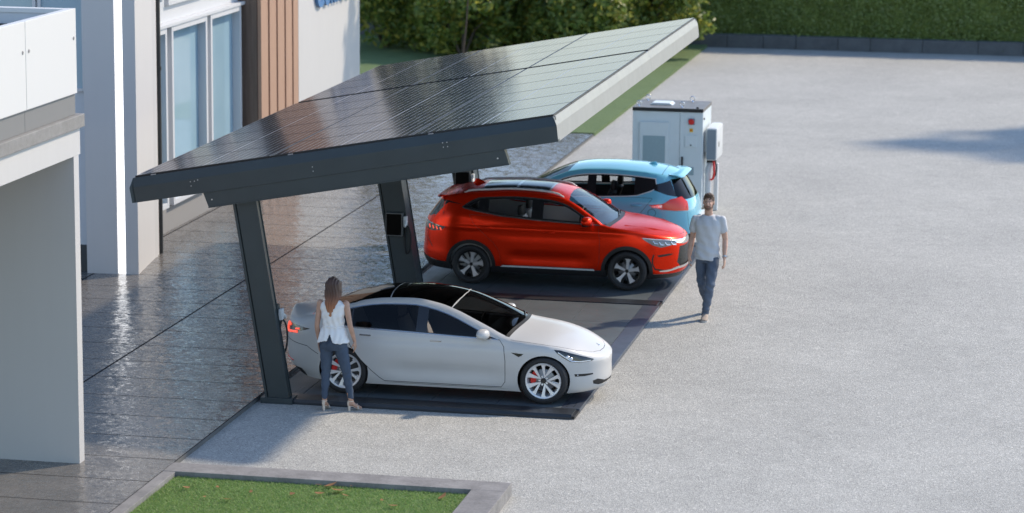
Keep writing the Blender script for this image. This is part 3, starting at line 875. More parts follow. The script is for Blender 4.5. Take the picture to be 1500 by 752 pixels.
def skin(S, root, MT):
    """body shell of a car from its profile curves; S['side'] / S['top'] list features as (part, material, polygon, inset, space)"""
    B = Body(S); acc = Acc()
    # ---- side
    qs = np.linspace(B.qmin + 1e-4, B.qmax - 1e-4, 170)
    dom = [(q, float(B.zb(q))) for q in qs] + [(q, float(B.zt(q))) for q in qs[::-1]]
    feats = []
    def topolyq(poly):
        return [(B.q_of(x, z), z) for x, z in dens(poly, .045)]
    for f in S['side']:
        poly = f[2] if (len(f) > 4 and f[4] == 'q') else topolyq(f[2])
        feats.append((f, poly))
    P, T, lab = triangulate(dom, feats, int((B.qmax - B.qmin) / .05), 30, B.qmin, B.qmax, .1, 1.75, .05)
    q, z = P[:, 0], P[:, 1]
    V = B.side(q, z); N = B.n_side(q, z)
    zt = B.zt(q); w = np.clip(1 - (zt - z) / S.get('soft', .05), 0, 1)[:, None]
    N = N * (1 - w) + B.n_seam(q) * w; N /= np.linalg.norm(N, axis=1)[:, None]
    groups = []
    for k in range(-1, len(feats)):
        t = T[lab == k]
        if len(t) == 0: continue
        if k < 0: part, m, off = 'body', MT['paint'], 0.0
        else:
            f = feats[k][0]; part, m, off = f[0], f[1], f[3]
        groups.append((part, m, off, V, N, t))
    # ---- top
    dom2 = [(q, 0.0) for q in qs] + [(q, 1.0) for q in qs[::-1]]
    feats2 = []
    for f in S['top']:
        feats2.append((f, [(B.q_top(x), v) for x, v in dens(f[2], .06)]))
    P2, T2, lab2 = triangulate(dom2, feats2, int((B.qmax - B.qmin) / .05), 15, B.qmin, B.qmax, 0, 1, .05)
    q2, v2 = P2[:, 0], np.clip(P2[:, 1], 0, 1)
    V2 = B.top(q2, v2); N2 = B.n_top(q2, v2)
    w = np.clip(1 - v2 * B.side(q2, B.zt(q2))[:, 1] / S.get('soft', .05), 0, 1)[:, None]
    N2 = N2 * (1 - w) + B.n_seam(q2) * w
    N2[v2 > .999, 1] = 0; N2 /= np.linalg.norm(N2, axis=1)[:, None] + 1e-9
    V2[v2 > .999, 1] = 0
    for k in range(-1, len(feats2)):
        t = T2[lab2 == k]
        if len(t) == 0: continue
        if k < 0: part, m, off = 'body', MT['paint'], 0.0
        else:
            f = feats2[k][0]; part, m, off = f[0], f[1], f[3]
        groups.append((part, m, off, V2, N2, t))
    sides = S['two_sided']
    for part, m, off, V_, N_, t in groups:
        if part == 'void': continue
        v, n, tt = sub(V_, N_, t)
        v = v + n * off
        fn = np.cross(v[tt[:, 1]] - v[tt[:, 0]], v[tt[:, 2]] - v[tt[:, 0]])
        flip = (fn * n[tt].mean(1)).sum(1) < 0
        tt[flip] = tt[flip][:, ::-1]
        vm = v * np.array([1, -1, 1]); nm = n * np.array([1, -1, 1]); tm = tt[:, ::-1]
        if part in sides:
            acc.add(part + '|L', m, v, n, tt); acc.add(part + '|R', m, vm, nm, tm)
        else:
            acc.add(part, m, v, n, tt); acc.add(part, m, vm, nm, tm)
    obs = {}
    for nm in list(acc.d):
        base = nm.split('|')[0].split('#')[0]
        obs[nm] = acc.build(nm, root, base)
    # ---- wheel wells, floor, lining
    for xc, zc, r in S['arches']:
        n = 40
        for sgn in (1, -1):
            mb = MB(); A = []
            for k in range(n + 1):
                a = -.35 + (PI + .7) * k / n
                x, z = xc + (r + .004) * math.cos(a), zc + (r + .004) * math.sin(a)
                z = max(z, .14)
                p = B.side(np.array([B.q_of(x, z)]), np.array([z]))[0]
                A.append(((x, sgn * (p[1] - .004), z), (x, sgn * (p[1] - .035), z), (xc + (r + .03) * math.cos(a), sgn * .50, max(.14, zc + (r + .03) * math.sin(a)))))
            vv = [[mb.bm.verts.new(c) for c in row] for row in A]
            for k in range(n):
                for j in (0, 1):
                    f = mb.bm.faces.new((vv[k][j], vv[k + 1][j], vv[k + 1][j + 1], vv[k][j + 1])); f.material_index = 1 if j else 0
            f = mb.bm.faces.new([row[2] for row in vv]); f.material_index = 1
            mb.build('wheel_well', [S.get('lip', MT['paint']), M['black']], root, 50)
    x0, x1 = S['arches'][0][0], S['arches'][1][0]; ra = S['arches'][0][2]
    zf = S['zfloor']; W = S['W']
    mb = MB(); mb.box(x0 + ra + .03, x1 - ra - .03, -W + .05, W - .05, zf, zf + .03)
    mb.box(B.xr(.4) + .25, x0 + ra + .028, -.5, .5, zf, zf + .03); mb.box(x1 - ra - .028, B.xf(.4) - .25, -.5, .5, zf, zf + .03)
    mb.build('floor_pan', M['black'], root)
    # inner lining of the cabin
    l0, l1 = S['cabin']; qq = np.linspace(l0, l1, 30); mb = MB()
    for sgn in (1, -1):
        lo, hi = [], []
        for x in qq:
            zb_ = float(B.belt(x)) - .012
            y = B.side(np.array([x]), np.array([zb_]))[0][1] - .05
            lo.append(mb.bm.verts.new((x, sgn * y, zf + .03))); hi.append(mb.bm.verts.new((x, sgn * y, zb_)))
        for i in range(len(qq) - 1): mb.bm.faces.new((lo[i], lo[i + 1], hi[i + 1], hi[i]))
    for x, zt_ in ((l0, S['cabin_z'][0]), (l1, S['cabin_z'][1])):
        mb.quad([(x, -W + .12, zf), (x, W - .12, zf), (x, W - .12, zt_), (x, -W + .12, zt_)])
    mb.build('cabin_lining', S['lining'], root)
    return B, obs

def seat_parts(root, x, y, zf, m, m2, rear=False, w=.25):
    """a car seat: cushion, backrest, headrest"""
    b = MB()
    b.loft([((x + .05, y, zf + .10), (.27, 0, 0), (0, w, 0)), ((x + .05, y, zf + .28), (.28, 0, .02), (0, w, 0)), ((x + .06, y, zf + .33), (.23, 0, .02), (0, w * .85, 0))], 20, power=3.2)
    secs = []
    for t in np.linspace(0, 1, 7):
        ww = w * (1 - .22 * t ** 2) * (.9 if t in (0, 1) else 1)
        secs.append(((x - .22 - .22 * t, y, zf + .26 + .60 * t), (.085 * (1 - .25 * t), 0, .03), (0, ww, 0)))
    b.loft(secs, 20, power=3.0)
    o = b.build('seat', m, root, 50)
    b = MB(); b.loft([((x - .452, y, zf + .885), (.05, 0, .01), (0, .11, 0)), ((x - .455, y, zf + .96), (.055, 0, .01), (0, .135, 0)), ((x - .462, y, zf + 1.04), (.04, 0, .01), (0, .10, 0))], 16, power=2.8)
    b.build('headrest', m2, o, 60)
    return o

def interior(root, S, m, m2):
    zf = S['zfloor']
    for y in (-.37, .37): seat_parts(root, S['seat_f'], y, zf, m, m2)
    b = MB(); x = S['seat_r']
    b.loft([((x + .08, 0, zf + .12), (.28, 0, 0), (0, .62, 0)), ((x + .08, 0, zf + .33), (.28, 0, .02), (0, .62, 0))], 24, power=5)
    b.loft([((x - .2, 0, zf + .3), (.09, 0, .03), (0, .62, 0)), ((x - .40, 0, zf + .84), (.07, 0, .03), (0, .58, 0))], 24, power=5)
    for y in (-.36, .36): b.loft([((x - .41, y, zf + .84), (.045, 0, 0), (0, .11, 0)), ((x - .43, y, zf + .98), (.04, 0, 0), (0, .10, 0))], 14, power=2.8)
    b.build('rear_bench', m, root, 50)
    xd = S['dash']; zd = S['dash_z']
    b = MB(); b.prism([(xd - .35, zd - .28), (xd - .40, zd - .10), (xd - .32, zd - .015), (xd, zd), (xd + .2, zd - .03), (xd + .2, zd - .3)], 1, -S['W'] + .17, S['W'] - .17, bevel=.02)
    b.build('dashboard', M['black'], root, 40)
    b = MB(); c = Vector((xd - .52, .37, zd - .06))
    b.tube([c + Vector((.07 * math.cos(a) * .4, .18 * math.sin(a), .18 * math.cos(a) * .92)) for a in [2 * PI * k / 24 for k in range(25)]], .016, 8)
    b.tube([c, c + Vector((.2, 0, -.05))], .03, 8); b.box(c.x - .02, c.x + .02, c.y - .17, c.y + .17, c.z - .02, c.z + .02, .008)
    b.build('steering_wheel', M['black'], root, 50)

def polar(pts):
    return [(r * math.cos(R(a)), r * math.sin(R(a))) for r, a in pts]

def wheel(root, S, style, name='wheel'):
    """wheel whose outer face looks towards -y, hub at the origin"""
    r, w, rr = S['tyre_r'], S['tyre_w'], S['rim_r']
    yo = 0.0   # outer tyre plane at y=0, tyre goes to +w
    b = MB(); b.lathe([(.035, .05), (rr * .62, .085), (rr * .64, .12), (.05, .13)], 40)      # brake disc
    b.lathe([(0, .06), (.07, .06), (.08, .20), (0, .2)], 24)
    root_w = b.build(name, S['m_disc'], root, 40)
    t = MB()
    prof = [(rr - .004, .022), (rr + .012, .012), (rr + .03, .004), (r - .055, .0), (r - .022, .006), (r - .006, .022), (r, .045)]
    for k in range(4):
        y0 = .045 + (w - .09) * (k + .42) / 4.4; prof += [(r, y0), (r - .007, y0 + .001), (r - .007, y0 + .009), (r, y0 + .010)]
    prof += [(r, w - .045), (r - .006, w - .022), (r - .022, w - .006), (rr + .02, w), (rr - .004, w - .02)]
    t.lathe(prof, 72); t.build('tyre', M['tyre'], root_w, 40)
    c = MB()
    c.lathe([(rr - .028, .020), (rr - .006, .012), (rr, .018), (rr, .03), (rr - .018, .034), (rr - .034, .10), (rr - .04, w - .03), (rr - .05, w - .03), (rr - .045, .10), (rr - .03, .045)], 72, mat=S.get('barrel', 0), close=True)
    def spoke(poly, mi, y_of=lambda q: .025 + .03 * (1 - q / rr), th=.03):
        bb = bmesh.new()
        lo = [bb.verts.new((x, y_of(math.hypot(x, z)), z)) for x, z in poly]; hi = [bb.verts.new((x * .99, y_of(math.hypot(x, z)) + th, z * .99)) for x, z in poly]
        n = len(poly); bb.faces.new(lo); bb.faces.new(hi[::-1])
        for i in range(n): bb.faces.new((lo[i], hi[i], hi[(i + 1) % n], lo[(i + 1) % n]))
        bmesh.ops.triangulate(bb, faces=[f for f in bb.faces if len(f.verts) > 4])
        bmesh.ops.recalc_face_normals(bb, faces=bb.faces)
        c._merge(bb, mi)
    style(c, spoke, rr)
    c.build('rim', S['m_rim'], root_w, 38)
    if S.get('caliper'):
        k = MB(); rc = rr * .62
        k.prism(polar([(rc * 1.18, 145), (rc * 1.22, 160), (rc * 1.22, 180), (rc * 1.22, 200), (rc * 1.18, 215), (rc * .72, 212), (rc * .70, 180), (rc * .72, 148)]), 1, .062, .15, bevel=.008)
        k.build('brake_caliper', M['red'], root_w, 40)
    return root_w

def place_wheels(root, S, style):
    first = wheel(root, S, style)
    items = []
    for i, x in enumerate((0.0, S['wb'])):
        for sgn in (-1, 1):
            o = first if not items else copy_tree(first, root)
            o.location = (x, sgn * S['track'], S['tyre_r']); o.rotation_euler = (0, S.get('spin', .2) * (1 if i else 1.7), 0 if sgn < 0 else PI)
            items.append(o)
    return items

M['tyre'] = noisy('tyre_rubber', (.022, .022, .024), .72, .12, 20)
M['glassd'] = glass('car_glass_dark', (.16, .16, .165), refl=.6); M['glassl'] = glass('car_glass_clear', (.80, .82, .83), refl=.7); M['glassr'] = glass('roof_glass', (.012, .012, .013), refl=.75)
M['lens'] = glass('lamp_lens', (.8, .8, .82)); M['seam'] = mat('panel_gap', (.02, .02, .022), .6)
M['chromet'] = mat('window_trim', (.5, .5, .51), .25, 1.0); M['lampb'] = mat('lamp_black', (.015, .015, .017), .15, coat=.6)
M['lampw'] = mat('lamp_reflector', (.75, .76, .78), .2, .7); M['redlens'] = mat('red_lens', (.85, .045, .03), .2, coat=.3); M['orangered'] = mat('lamp_red_lit', (.85, .09, .05), .2, emis=(1, .12, .07), estr=.55)
M['glassrear'] = glass('rear_glass', (.012, .012, .013), refl=.38); M['seatgrey'] = noisy('seat_grey', (.36, .33, .325), .7, .1, 8); M['seatpale'] = noisy('seat_pale', (.66, .64, .62), .6, .06, 8); M['seatdark'] = noisy('seat_dark', (.02, .02, .021), .6, .1, 8)
M['lining'] = mat('door_lining', (.03, .03, .032), .7); M['liningpale'] = mat('door_lining_pale', (.34, .33, .32), .7)
M['disc'] = mat('brake_disc', (.20, .20, .21), .35, .8); M['discd'] = mat('brake_dark', (.03, .03, .032), .5, .3)
M['rimsil'] = mat('rim_silver', (.74, .74, .76), .32, .35); M['rimmach'] = mat('rim_machined', (.62, .60, .60), .35, .35); M['rimblk'] = mat('rim_black', (.012, .012, .013), .3)
def paint(name, c, rough=.35, coat=.6, cr=.05, metal=0.0):
    m = mat(name, c, rough, metal, coat); t = NT(m); t.p.inputs['Coat Roughness'].default_value = cr
    n = t.noise(t.coords(), 1.5, 3)
    t.set(Base_Color=t.ramp(n, [(.3, tuple(v * .97 for v in c)), (.7, tuple(min(1, v * 1.03) for v in c))]))
    return m
def mirror_shape(mb, x, y, z, sg, L=.22):
    """door mirror housing, sg=-1 for the near (negative y) side"""
    mb.loft([((x - .02, y, z), (.05, 0, 0), (0, 0, .055)), ((x, y + sg * .04, z + .005), (.085, 0, 0), (0, 0, .075)), ((x - .005, y + sg * .12, z + .01), (.085, 0, 0), (0, 0, .07)), ((x - .015, y + sg * .19, z + .005), (.06, 0, 0), (0, 0, .045)), ((x - .02, y + sg * .215, z), (.02, 0, 0), (0, 0, .015))], 18, power=2.6)
def arc(xc, zc, r, a0=-40, a1=220, n=36):
    return [(xc + r * math.cos(R(a)), zc + r * math.sin(R(a))) for a in np.linspace(a0, a1, n)]
def topline(f, x0, x1, d, n=16):
    return [(float(x), float(f(x)) - d) for x in np.linspace(x0, x1, n)]
def common_specs(S):
    S['cabin'] = S['cabin']; return S

M['roofr'] = mat('sunroof', (.012, .018, .018), .12, spec=.18); M['lampgrey'] = mat('lamp_housing', (.22, .22, .23), .25, .3, coat=.5)
# =============================================================== white saloon
P_W = paint('white_paint', (.535, .53, .52), .38, .30, .15)
zt_w = [(-.99, .90), (-.95, .935), (-.85, .985), (-.6, 1.045), (-.35, 1.125), (-.05, 1.235), (.25, 1.31), (.56, 1.345), (.94, 1.352), (1.32, 1.295), (1.60, 1.205), (1.84, 1.105), (2.1, .995), (2.31, .905), (2.42, .878), (2.6, .862), (2.9, .825), (3.2, .76), (3.45, .672), (3.6, .618), (3.67, .585)]
fz = pchip(zt_w)
def dlo_w(i):   # i = inset
    return [(2.24 - 2.5 * i, .888 + i), (1.6, .908 + i), (1.0, .932 + i), (.1, .962 + i), (-.30 + i, 1.0 + i)] + topline(fz, -.26 + i * 1.5, 2.12 - 2.4 * i, .052 + i)
def clipx(poly, x0, x1):
    out = []
    n = len(poly)
    for lim, sgn in ((x0, 1), (x1, -1)):
        src = poly if lim == x0 else out2
        res = []
        for a in range(len(src)):
            p, q_ = src[a], src[(a + 1) % len(src)]
            ip, iq = sgn * (p[0] - lim) >= 0, sgn * (q_[0] - lim) >= 0
            if ip: res.append(p)
            if ip != iq:
                t = (lim - p[0]) / (q_[0] - p[0]); res.append((lim, p[1] + t * (q_[1] - p[1])))
        out2 = res
    return out2
def sculpt_w(x, z):
    # shallow scallop low on the doors, swelling shoulders over the wheels
    s = .030 * np.exp(-((z - .40) / .12) ** 2) * np.clip((x - .45) / .4, 0, 1) * np.clip((2.5 - x) / .4, 0, 1)
    s += .010 * np.exp(-((z - .80) / .05) ** 2) * np.clip((x + .2) / .5, 0, 1) * np.clip((2.9 - x) / .6, 0, 1)
    return s
SW = dict(W=.925, xa_f=2.50, xa_r=.10, nf=2.3, nr=2.8, belt0=.92, belt=[(-1.2, .985), (0, .955), (1.05, .925), (2.2, .885), (2.7, .87), (3.8, .86)],
    g=[(.10, .90), (.17, .935), (.25, .962), (.40, .985), (.60, 1.0), (.75, .996), (.86, .972), (.92, .945), (1.0, .905), (1.2, .77), (1.36, .655), (1.6, .5)],
    xf=[(.10, 3.55), (.18, 3.66), (.30, 3.685), (.45, 3.68), (.58, 3.685), (.66, 3.66), (.8, 3.60), (1.2, 3.5)], xr=[(.10, -.74), (.22, -.82), (.33, -.945), (.50, -.99), (.72, -.985), (.90, -.97), (1.08, -.95), (1.3, -.9)],
    ztop=zt_w, zbot=[(-.99, .26), (-.8, .225), (-.45, .185), (.4, .165), (2.4, .165), (3.2, .14), (3.55, .16), (3.66, .185)],
    zc=[(-1.0, .99), (-.955, 1.07), (-.90, 1.09), (-.75, 1.088), (-.45, 1.115), (-.2, 1.20), (.1, 1.305), (.4, 1.385), (.75, 1.436), (1.0, 1.447), (1.3, 1.432), (1.6, 1.385), (2.0, 1.245), (2.3, 1.105), (2.44, 1.035), (2.56, 1.005), (2.9, .945), (3.2, .855), (3.45, .735), (3.6, .65), (3.7, .58)],
    arches=[(0.0, .334, .362), (2.875, .334, .362)], zfloor=.20, cabin=(-.35, 2.35), cabin_z=(1.0, .84), lining=M['lining'], crown=2.3, sculpt=sculpt_w, soft=.06,
    seat_f=1.18, seat_r=.22, dash=2.25, dash_z=.90, tyre_r=.334, tyre_w=.235, rim_r=.256, wb=2.875, track=.892, m_disc=M['disc'], m_rim=[M['rimsil'], M['rimsil'], M['rimblk']], caliper=True, spin=.30,
    two_sided={'door#f', 'door#r', 'window#f', 'window#r', 'window#q', 'headlight', 'tail_lamp', 'fog_slot', 'fender_badge', 'window_trim'})
rd = [(-.02, .962), (.03, .86), (.12, .70), (.26, .52), (.40, .38), (.53, .27), (.60, .225), (1.135, .225), (1.135, .30), (1.13, .60), (1.12, .925)]
fd = [(1.12, .925), (1.13, .60), (1.135, .225), (2.28, .225), (2.33, .30), (2.335, .60), (2.31, .80), (2.25, .886), (1.6, .908)]
PW_ = P_W
def q2(x, z): return ('q', x, z)
BW = Body(SW)
qf, qr = BW.qmax, BW.qmin
SW['side'] = [
    ('void', None, arc(0, .334, .362), 0), ('void', None, arc(2.875, .334, .362), 0),
    ('body', M['seam'], strip(rd + [rd[0]], .018), -.003), ('body', M['seam'], strip(fd + [fd[0]], .018), -.003),
    ('door#r', P_W, rd, 0), ('door#f', P_W, fd, 0),
    ('window_trim', M['chromet'], dlo_w(0), .002), ('body', M['lampb'], dlo_w(.011), .0015),
    ('window#f', M['glassl'], clipx(dlo_w(.022), 1.20, 2.18), -.004), ('window#r', M['glassd'], clipx(dlo_w(.022), .12, 1.045), -.004), ('window#q', M['glassd'], clipx(dlo_w(.022), -.24, .10), -.004),
    ('body', M['lampb'], strip([(.24, .872), (.40, .868)], .020), .001), ('body', M['lampb'], strip([(1.26, .838), (1.42, .832)], .018), .001),
    ('fender_badge', M['lampb'], [(2.42, .728), (2.60, .716), (2.57, .69), (2.53, .672)], .003),
    ('headlight', M['lampb'], [(3.015, .782), (3.10, .772), (3.28, .712), (3.44, .655), (3.535, .61), (3.50, .588), (3.35, .585), (3.24, .605), (3.15, .66), (3.06, .73)], -.002),
    ('fog_slot', M['black'], [(3.29, .425), (3.42, .418), (3.52, .412), (3.525, .392), (3.42, .382), (3.30, .388)], -.004),
    ('body', M['black'], [(qf - .62, .30), (qf - .50, .315), (qf - .3, .27), (qf, .262), (qf, .215), (qf - .45, .22), (qf - .6, .25)], -.012, 'q'),
    ('tail_lamp', M['lampb'], [(B_, z_) for B_, z_ in ((BW.q_of(-.50, .90), .905), (BW.q_of(-.72, .93), .925), (BW.q_of(-.90, .93), .938), (qr + .42, .945), (qr + .38, .82), (BW.q_of(-.93, .79), .775), (BW.q_of(-.80, .80), .80), (BW.q_of(-.62, .87), .868))], .002, 'q'),
    ('body', M['black'], [(qr, .34), (qr + .95, .31), (BW.q_of(-.60, .25), .25), (BW.q_of(-.6, .2), .15), (qr, .15)], -.003, 'q'),
    ('body', M['seam'], strip([(qr, .70), (qr + .5, .70), (BW.q_of(-.90, .70), .70), (BW.q_of(-.55, .62), .66), (BW.q_of(-.37, .5), .56)], .009), -.002, 'q'),
]
def ws_front(v): return 1.50 + .10 * v
sc_ = lambda x0, v0, x1, v1, n=10: [(x0 + (x1 - x0) * t, v0 + (v1 - v0) * t) for t in np.linspace(0, 1, n)]
cowl_w = [(2.30 + .135 * math.sin(v * PI / 2), v) for v in np.linspace(.085, 1, 12)]
SW['top'] = [
    ('body', M['black'], [(2.31, .07)] + [(x + .055, v) for x, v in cowl_w] + cowl_w[::-1], -.010),
    ('windshield', M['glassd'], [(1.52, .085)] + cowl_w + [(1.62, 1.0), (1.60, .6)], -.003),
    ('roof_glass', M['glassr'], sc_(.62, .085, 1.505, .085) + [(1.585, .6), (1.605, 1.0), (.60, 1.0), (.60, .5)], -.002),
    ('rear_window', M['glassrear'], [(-.34, .30), (-.22, .14), (.0, .095), (.605, .085), (.585, .5), (.585, 1.0), (-.48, 1.0), (-.44, .6)], -.003),
    ('body', M['seam'], strip([(2.40, .035), (2.9, .045), (3.3, .10), (3.5, .28), (3.565, .55), (3.58, 1.0)], .008), -.003),
    ('body', M['seam'], strip([(-.50, .12), (-.52, .6), (-.53, 1.0)], .008), -.003),
]
def style_w(c, spoke, rr):
    c.lathe([(0, .030), (.030, .028), (.038, .036), (.04, .075), (0, .075)], 24, mat=2)
    for k in range(5):
        a = 72 * k + 18
        for s in (-1, 1):
            a1 = a + s * 16
            spoke(polar([(.040, a + s * 4), (.075, a + s * 15), (rr * .78, a1 + s * 7.5), (rr - .022, a1 + s * 10), (rr - .022, a1 - s * 9), (rr * .80, a1 - s * 4), (.10, a + s * 2), (.05, a - s * 6)]), 0)
        spoke(polar([(.036, a + 36 - 22), (.072, a + 36 - 9), (.072, a + 36 + 9), (.036, a + 36 + 22)]), 0)
CARZ = ZS + .0
wc = thing('white_saloon', 'white electric saloon with black glass roof parked nearest, in front of the woman', 'car', (0, .90, CARZ))
BWb, _ = skin(SW, wc, dict(paint=P_W))
interior(wc, SW, M['seatgrey'], M['seatgrey'])
place_wheels(wc, SW, style_w)
for sg in (-1, 1):
    b = MB(); mirror_shape(b, 2.03, sg * .87, .965, sg); o = b.build('mirror', P_W, wc, 60)
    b = MB(); b.box(1.99, 2.10, min(sg * .80, sg * .90), max(sg * .80, sg * .90), .905, .925, .006); b.build('mirror_arm', M['black'], o)
    # handles
    for x, z in ((.32, .872), (1.34, .836)):
        p = BWb.side(np.array([x]), np.array([z]))[0]
        b = MB(); b.box(x - .085, x + .075, sg * p[1] - .004, sg * p[1] + .004, z - .011, z + .009, .004); b.build('door_handle', M['chromet'], wc)
    # bright elements in the lamps
    def on_side(x, z, off=.004):
        q = np.array([BWb.q_of(x, z)]); P_ = BWb.side(q, np.array([z]))[0] + BWb.n_side(q, np.array([z]))[0] * off
        return Vector((P_[0], sg * P_[1], P_[2]))
    b = MB(); b.tube([on_side(x, z) for x, z in ((3.07, .742), (3.16, .675), (3.25, .615), (3.36, .598), (3.49, .598))], .010, 6); b.build('running_light', M['lampw'], wc, 60)
    b = MB()
    for x, z in ((3.20, .672), (3.245, .648)): b.ball(on_side(x, z, -.012), (.036, .028, .028), seg=12)
    b.build('headlight_lens', M['lampw'], wc, 60)
    b = MB(); b.ball(on_side(3.335, .405, -.004), .012, seg=10); b.build('fog_lamp', M['lampw'], wc, 60)
    def on_q(q_, z, off=.006):
        q = np.array([q_]); P_ = BWb.side(q, np.array([z]))[0] + BWb.n_side(q, np.array([z]))[0] * off
        return Vector((P_[0], sg * P_[1], P_[2]))
    qa = BW.q_of(-.88, .9); qb = BW.q_of(-.72, .87)
    b = MB(); b.tube([on_q(qb + .02, .835), on_q(qa + .06, .808), on_q(qa - .08, .80), on_q(qr + .47, .81), on_q(qr + .455, .87), on_q(qr + .50, .925), on_q(qa + .0, .918), on_q(qa + .10, .905)], .019, 8)
    b.tube([on_q(qb - .04, .872), on_q(qb + .07, .882)], .013, 8)
    b.build('tail_light', M['orangered'], wc, 60)
    b = MB(); b.tube([on_q(BW.q_of(-.80, .40), .40), on_q(BW.q_of(-.92, .42), .42)], .010, 6); b.build('reflector', M['redlens'], wc, 60)
# roof joints, wipers and badge
def top_at(Bd, x, v, off=.0):
    q = np.array([Bd.q_top(x)]); P_ = Bd.top(q, np.array([v]))[0] + Bd.n_top(q, np.array([v]))[0] * off
    return Vector(P_)
def cross_line(Bd, pts, r, m, name, root, off=.001):
    b = MB(); ps = [top_at(Bd, x, v, off) for x, v in pts]
    full = ps + [Vector((p.x, -p.y, p.z)) for p in ps[::-1][1:]]
    b.tube(full, r, 6); return b.build(name, m, root, 60)
cross_line(BWb, [(1.512, .085), (1.56, .3), (1.595, .6), (1.612, 1.0)], .0028, M['lampgrey'], 'roof_seal', wc, -.001)
cross_line(BWb, [(.612, .085), (.60, .3), (.594, .6), (.592, 1.0)], .0022, M['lampgrey'], 'roof_seal', wc, -.001)
b = MB()
b.tube([top_at(BWb, 2.43, .95, .012), top_at(BWb, 2.36, .55, .014), top_at(BWb, 2.27, .2, .014)], .008, 6); b.build('wiper', M['black'], wc, 60)
b = MB(); p = top_at(BWb, 3.50, 1.0, .003)
b.prism([(-.035, .018), (.0, .022), (.035, .018), (.028, .008), (.010, .008), (.0, -.035), (-.010, .008), (-.028, .008)], 2, -.002, .003, M=Matrix.Translation(p) @ Matrix.Rotation(R(28), 4, 'Y') @ Matrix.Rotation(-PI / 2, 4, 'Z'))
b.build('emblem', M['chromet'], wc)

# =============================================================== red SUV
P_R = paint('red_paint', (.84, .026, .002), .27, .05, .04, .6); P_R.node_tree.nodes['Principled BSDF'].inputs['Specular IOR Level'].default_value = .25
zt_r = [(-.60, 1.435), (-.45, 1.47), (-.14, 1.525), (.3, 1.555), (.72, 1.575), (1.2, 1.555), (1.5, 1.515), (1.67, 1.455), (1.85, 1.36), (2.0, 1.265), (2.15, 1.175), (2.28, 1.095), (2.4, 1.062), (2.6, 1.04), (2.92, .985), (3.2, .925), (3.42, .875), (3.55, .84)]
fzr = pchip(zt_r)
def dlo_r(i):
    return [(2.235 - 2.2 * i, 1.098 + i), (1.6, 1.118 + i), (1.05, 1.145 + i), (.5, 1.19 + i), (.1, 1.25 + i), (-.10, 1.288 + i), (-.17 + 1.3 * i, 1.315 + .5 * i)] + [(-.06 + i, 1.40 - i), (.02 + i, 1.44 - i)] + topline(fzr, .12 + i, 2.12 - 1.8 * i, .062 + i)
def sculpt_r(x, z):
    s = .030 * np.exp(-((z - .50) / .10) ** 2) * np.clip((x - .55) / .25, 0, 1) * np.clip((2.15 - x) / .3, 0, 1)
    s += -.012 * np.exp(-((z - .98) / .035) ** 2) * np.clip((x + .6) / .4, 0, 1) * np.clip((3.0 - x) / .5, 0, 1)
    s += .010 * np.exp(-((z - .86) / .06) ** 2) * np.clip((x - .3) / .4, 0, 1) * np.clip((2.3 - x) / .4, 0, 1)
    return s
SR = dict(W=.925, xa_f=2.25, xa_r=.20, nf=2.7, nr=3.0, belt0=1.10, belt=[(-1.2, 1.30), (-.1, 1.26), (.5, 1.18), (1.05, 1.135), (2.2, 1.09), (2.7, 1.05), (3.8, 1.0)],
    g=[(.15, .90), (.30, .955), (.42, .975), (.55, .985), (.80, 1.0), (.96, .995), (1.05, .975), (1.10, .955), (1.18, .92), (1.35, .825), (1.55, .71), (1.8, .55)],
    xf=[(.15, 3.46), (.25, 3.55), (.36, 3.61), (.5, 3.61), (.66, 3.60), (.80, 3.585), (.88, 3.545), (1.2, 3.3)],
    xr=[(.15, -.80), (.28, -.90), (.38, -.955), (.5, -.97), (.62, -.955), (.78, -.945), (.92, -.93), (1.02, -.90), (1.10, -.865), (1.2, -.80), (1.36, -.68), (1.42, -.635), (1.5, -.58)],
    ztop=zt_r, zbot=[(-.9, .27), (-.5, .24), (.4, .225), (2.4, .225), (3.1, .20), (3.5, .20)],
    zc=[(-.62, 1.44), (-.5, 1.50), (-.19, 1.585), (.2, 1.632), (.66, 1.655), (1.1, 1.645), (1.4, 1.605), (1.62, 1.54), (1.9, 1.40), (2.2, 1.225), (2.40, 1.115), (2.5, 1.10), (2.8, 1.085), (3.05, 1.055), (3.3, .995), (3.48, .92), (3.6, .83)],
    arches=[(0.0, .335, .375), (2.69, .335, .375)], zfloor=.27, cabin=(-.5, 2.3), cabin_z=(1.22, 1.04), lining=M['liningpale'], crown=2.4, sculpt=sculpt_r, soft=.05, lip=M['black'],
    seat_f=1.22, seat_r=.28, dash=2.22, dash_z=1.09, tyre_r=.335, tyre_w=.225, rim_r=.245, wb=2.69, track=.888, m_disc=M['disc'], m_rim=[M['rimmach'], M['rimmach'], M['rimblk']], caliper=False, spin=.10, barrel=2,
    two_sided={'door#f', 'door#r', 'window#f', 'window#r', 'window#q', 'headlight', 'tail_lamp', 'window_trim', 'arch_trim#f', 'arch_trim#r', 'sill_trim', 'side_skirt'})
BR = Body(SR); qf, qr = BR.qmax, BR.qmin
rdr = [(-.02, 1.20), (.06, 1.05), (.22, .90), (.40, .74), (.50, .60), (.53, .36), (1.13, .36), (1.135, .8), (1.12, 1.14), (.5, 1.185)]
fdr = [(1.12, 1.14), (1.135, .8), (1.13, .36), (2.18, .36), (2.22, .50), (2.225, .85), (2.20, 1.09), (1.6, 1.115)]
def ring(xc, zc, r0, r1, a0, a1): return arc(xc, zc, r1, a0, a1) + arc(xc, zc, r0, a0, a1)[::-1]
Q = BR.q_of
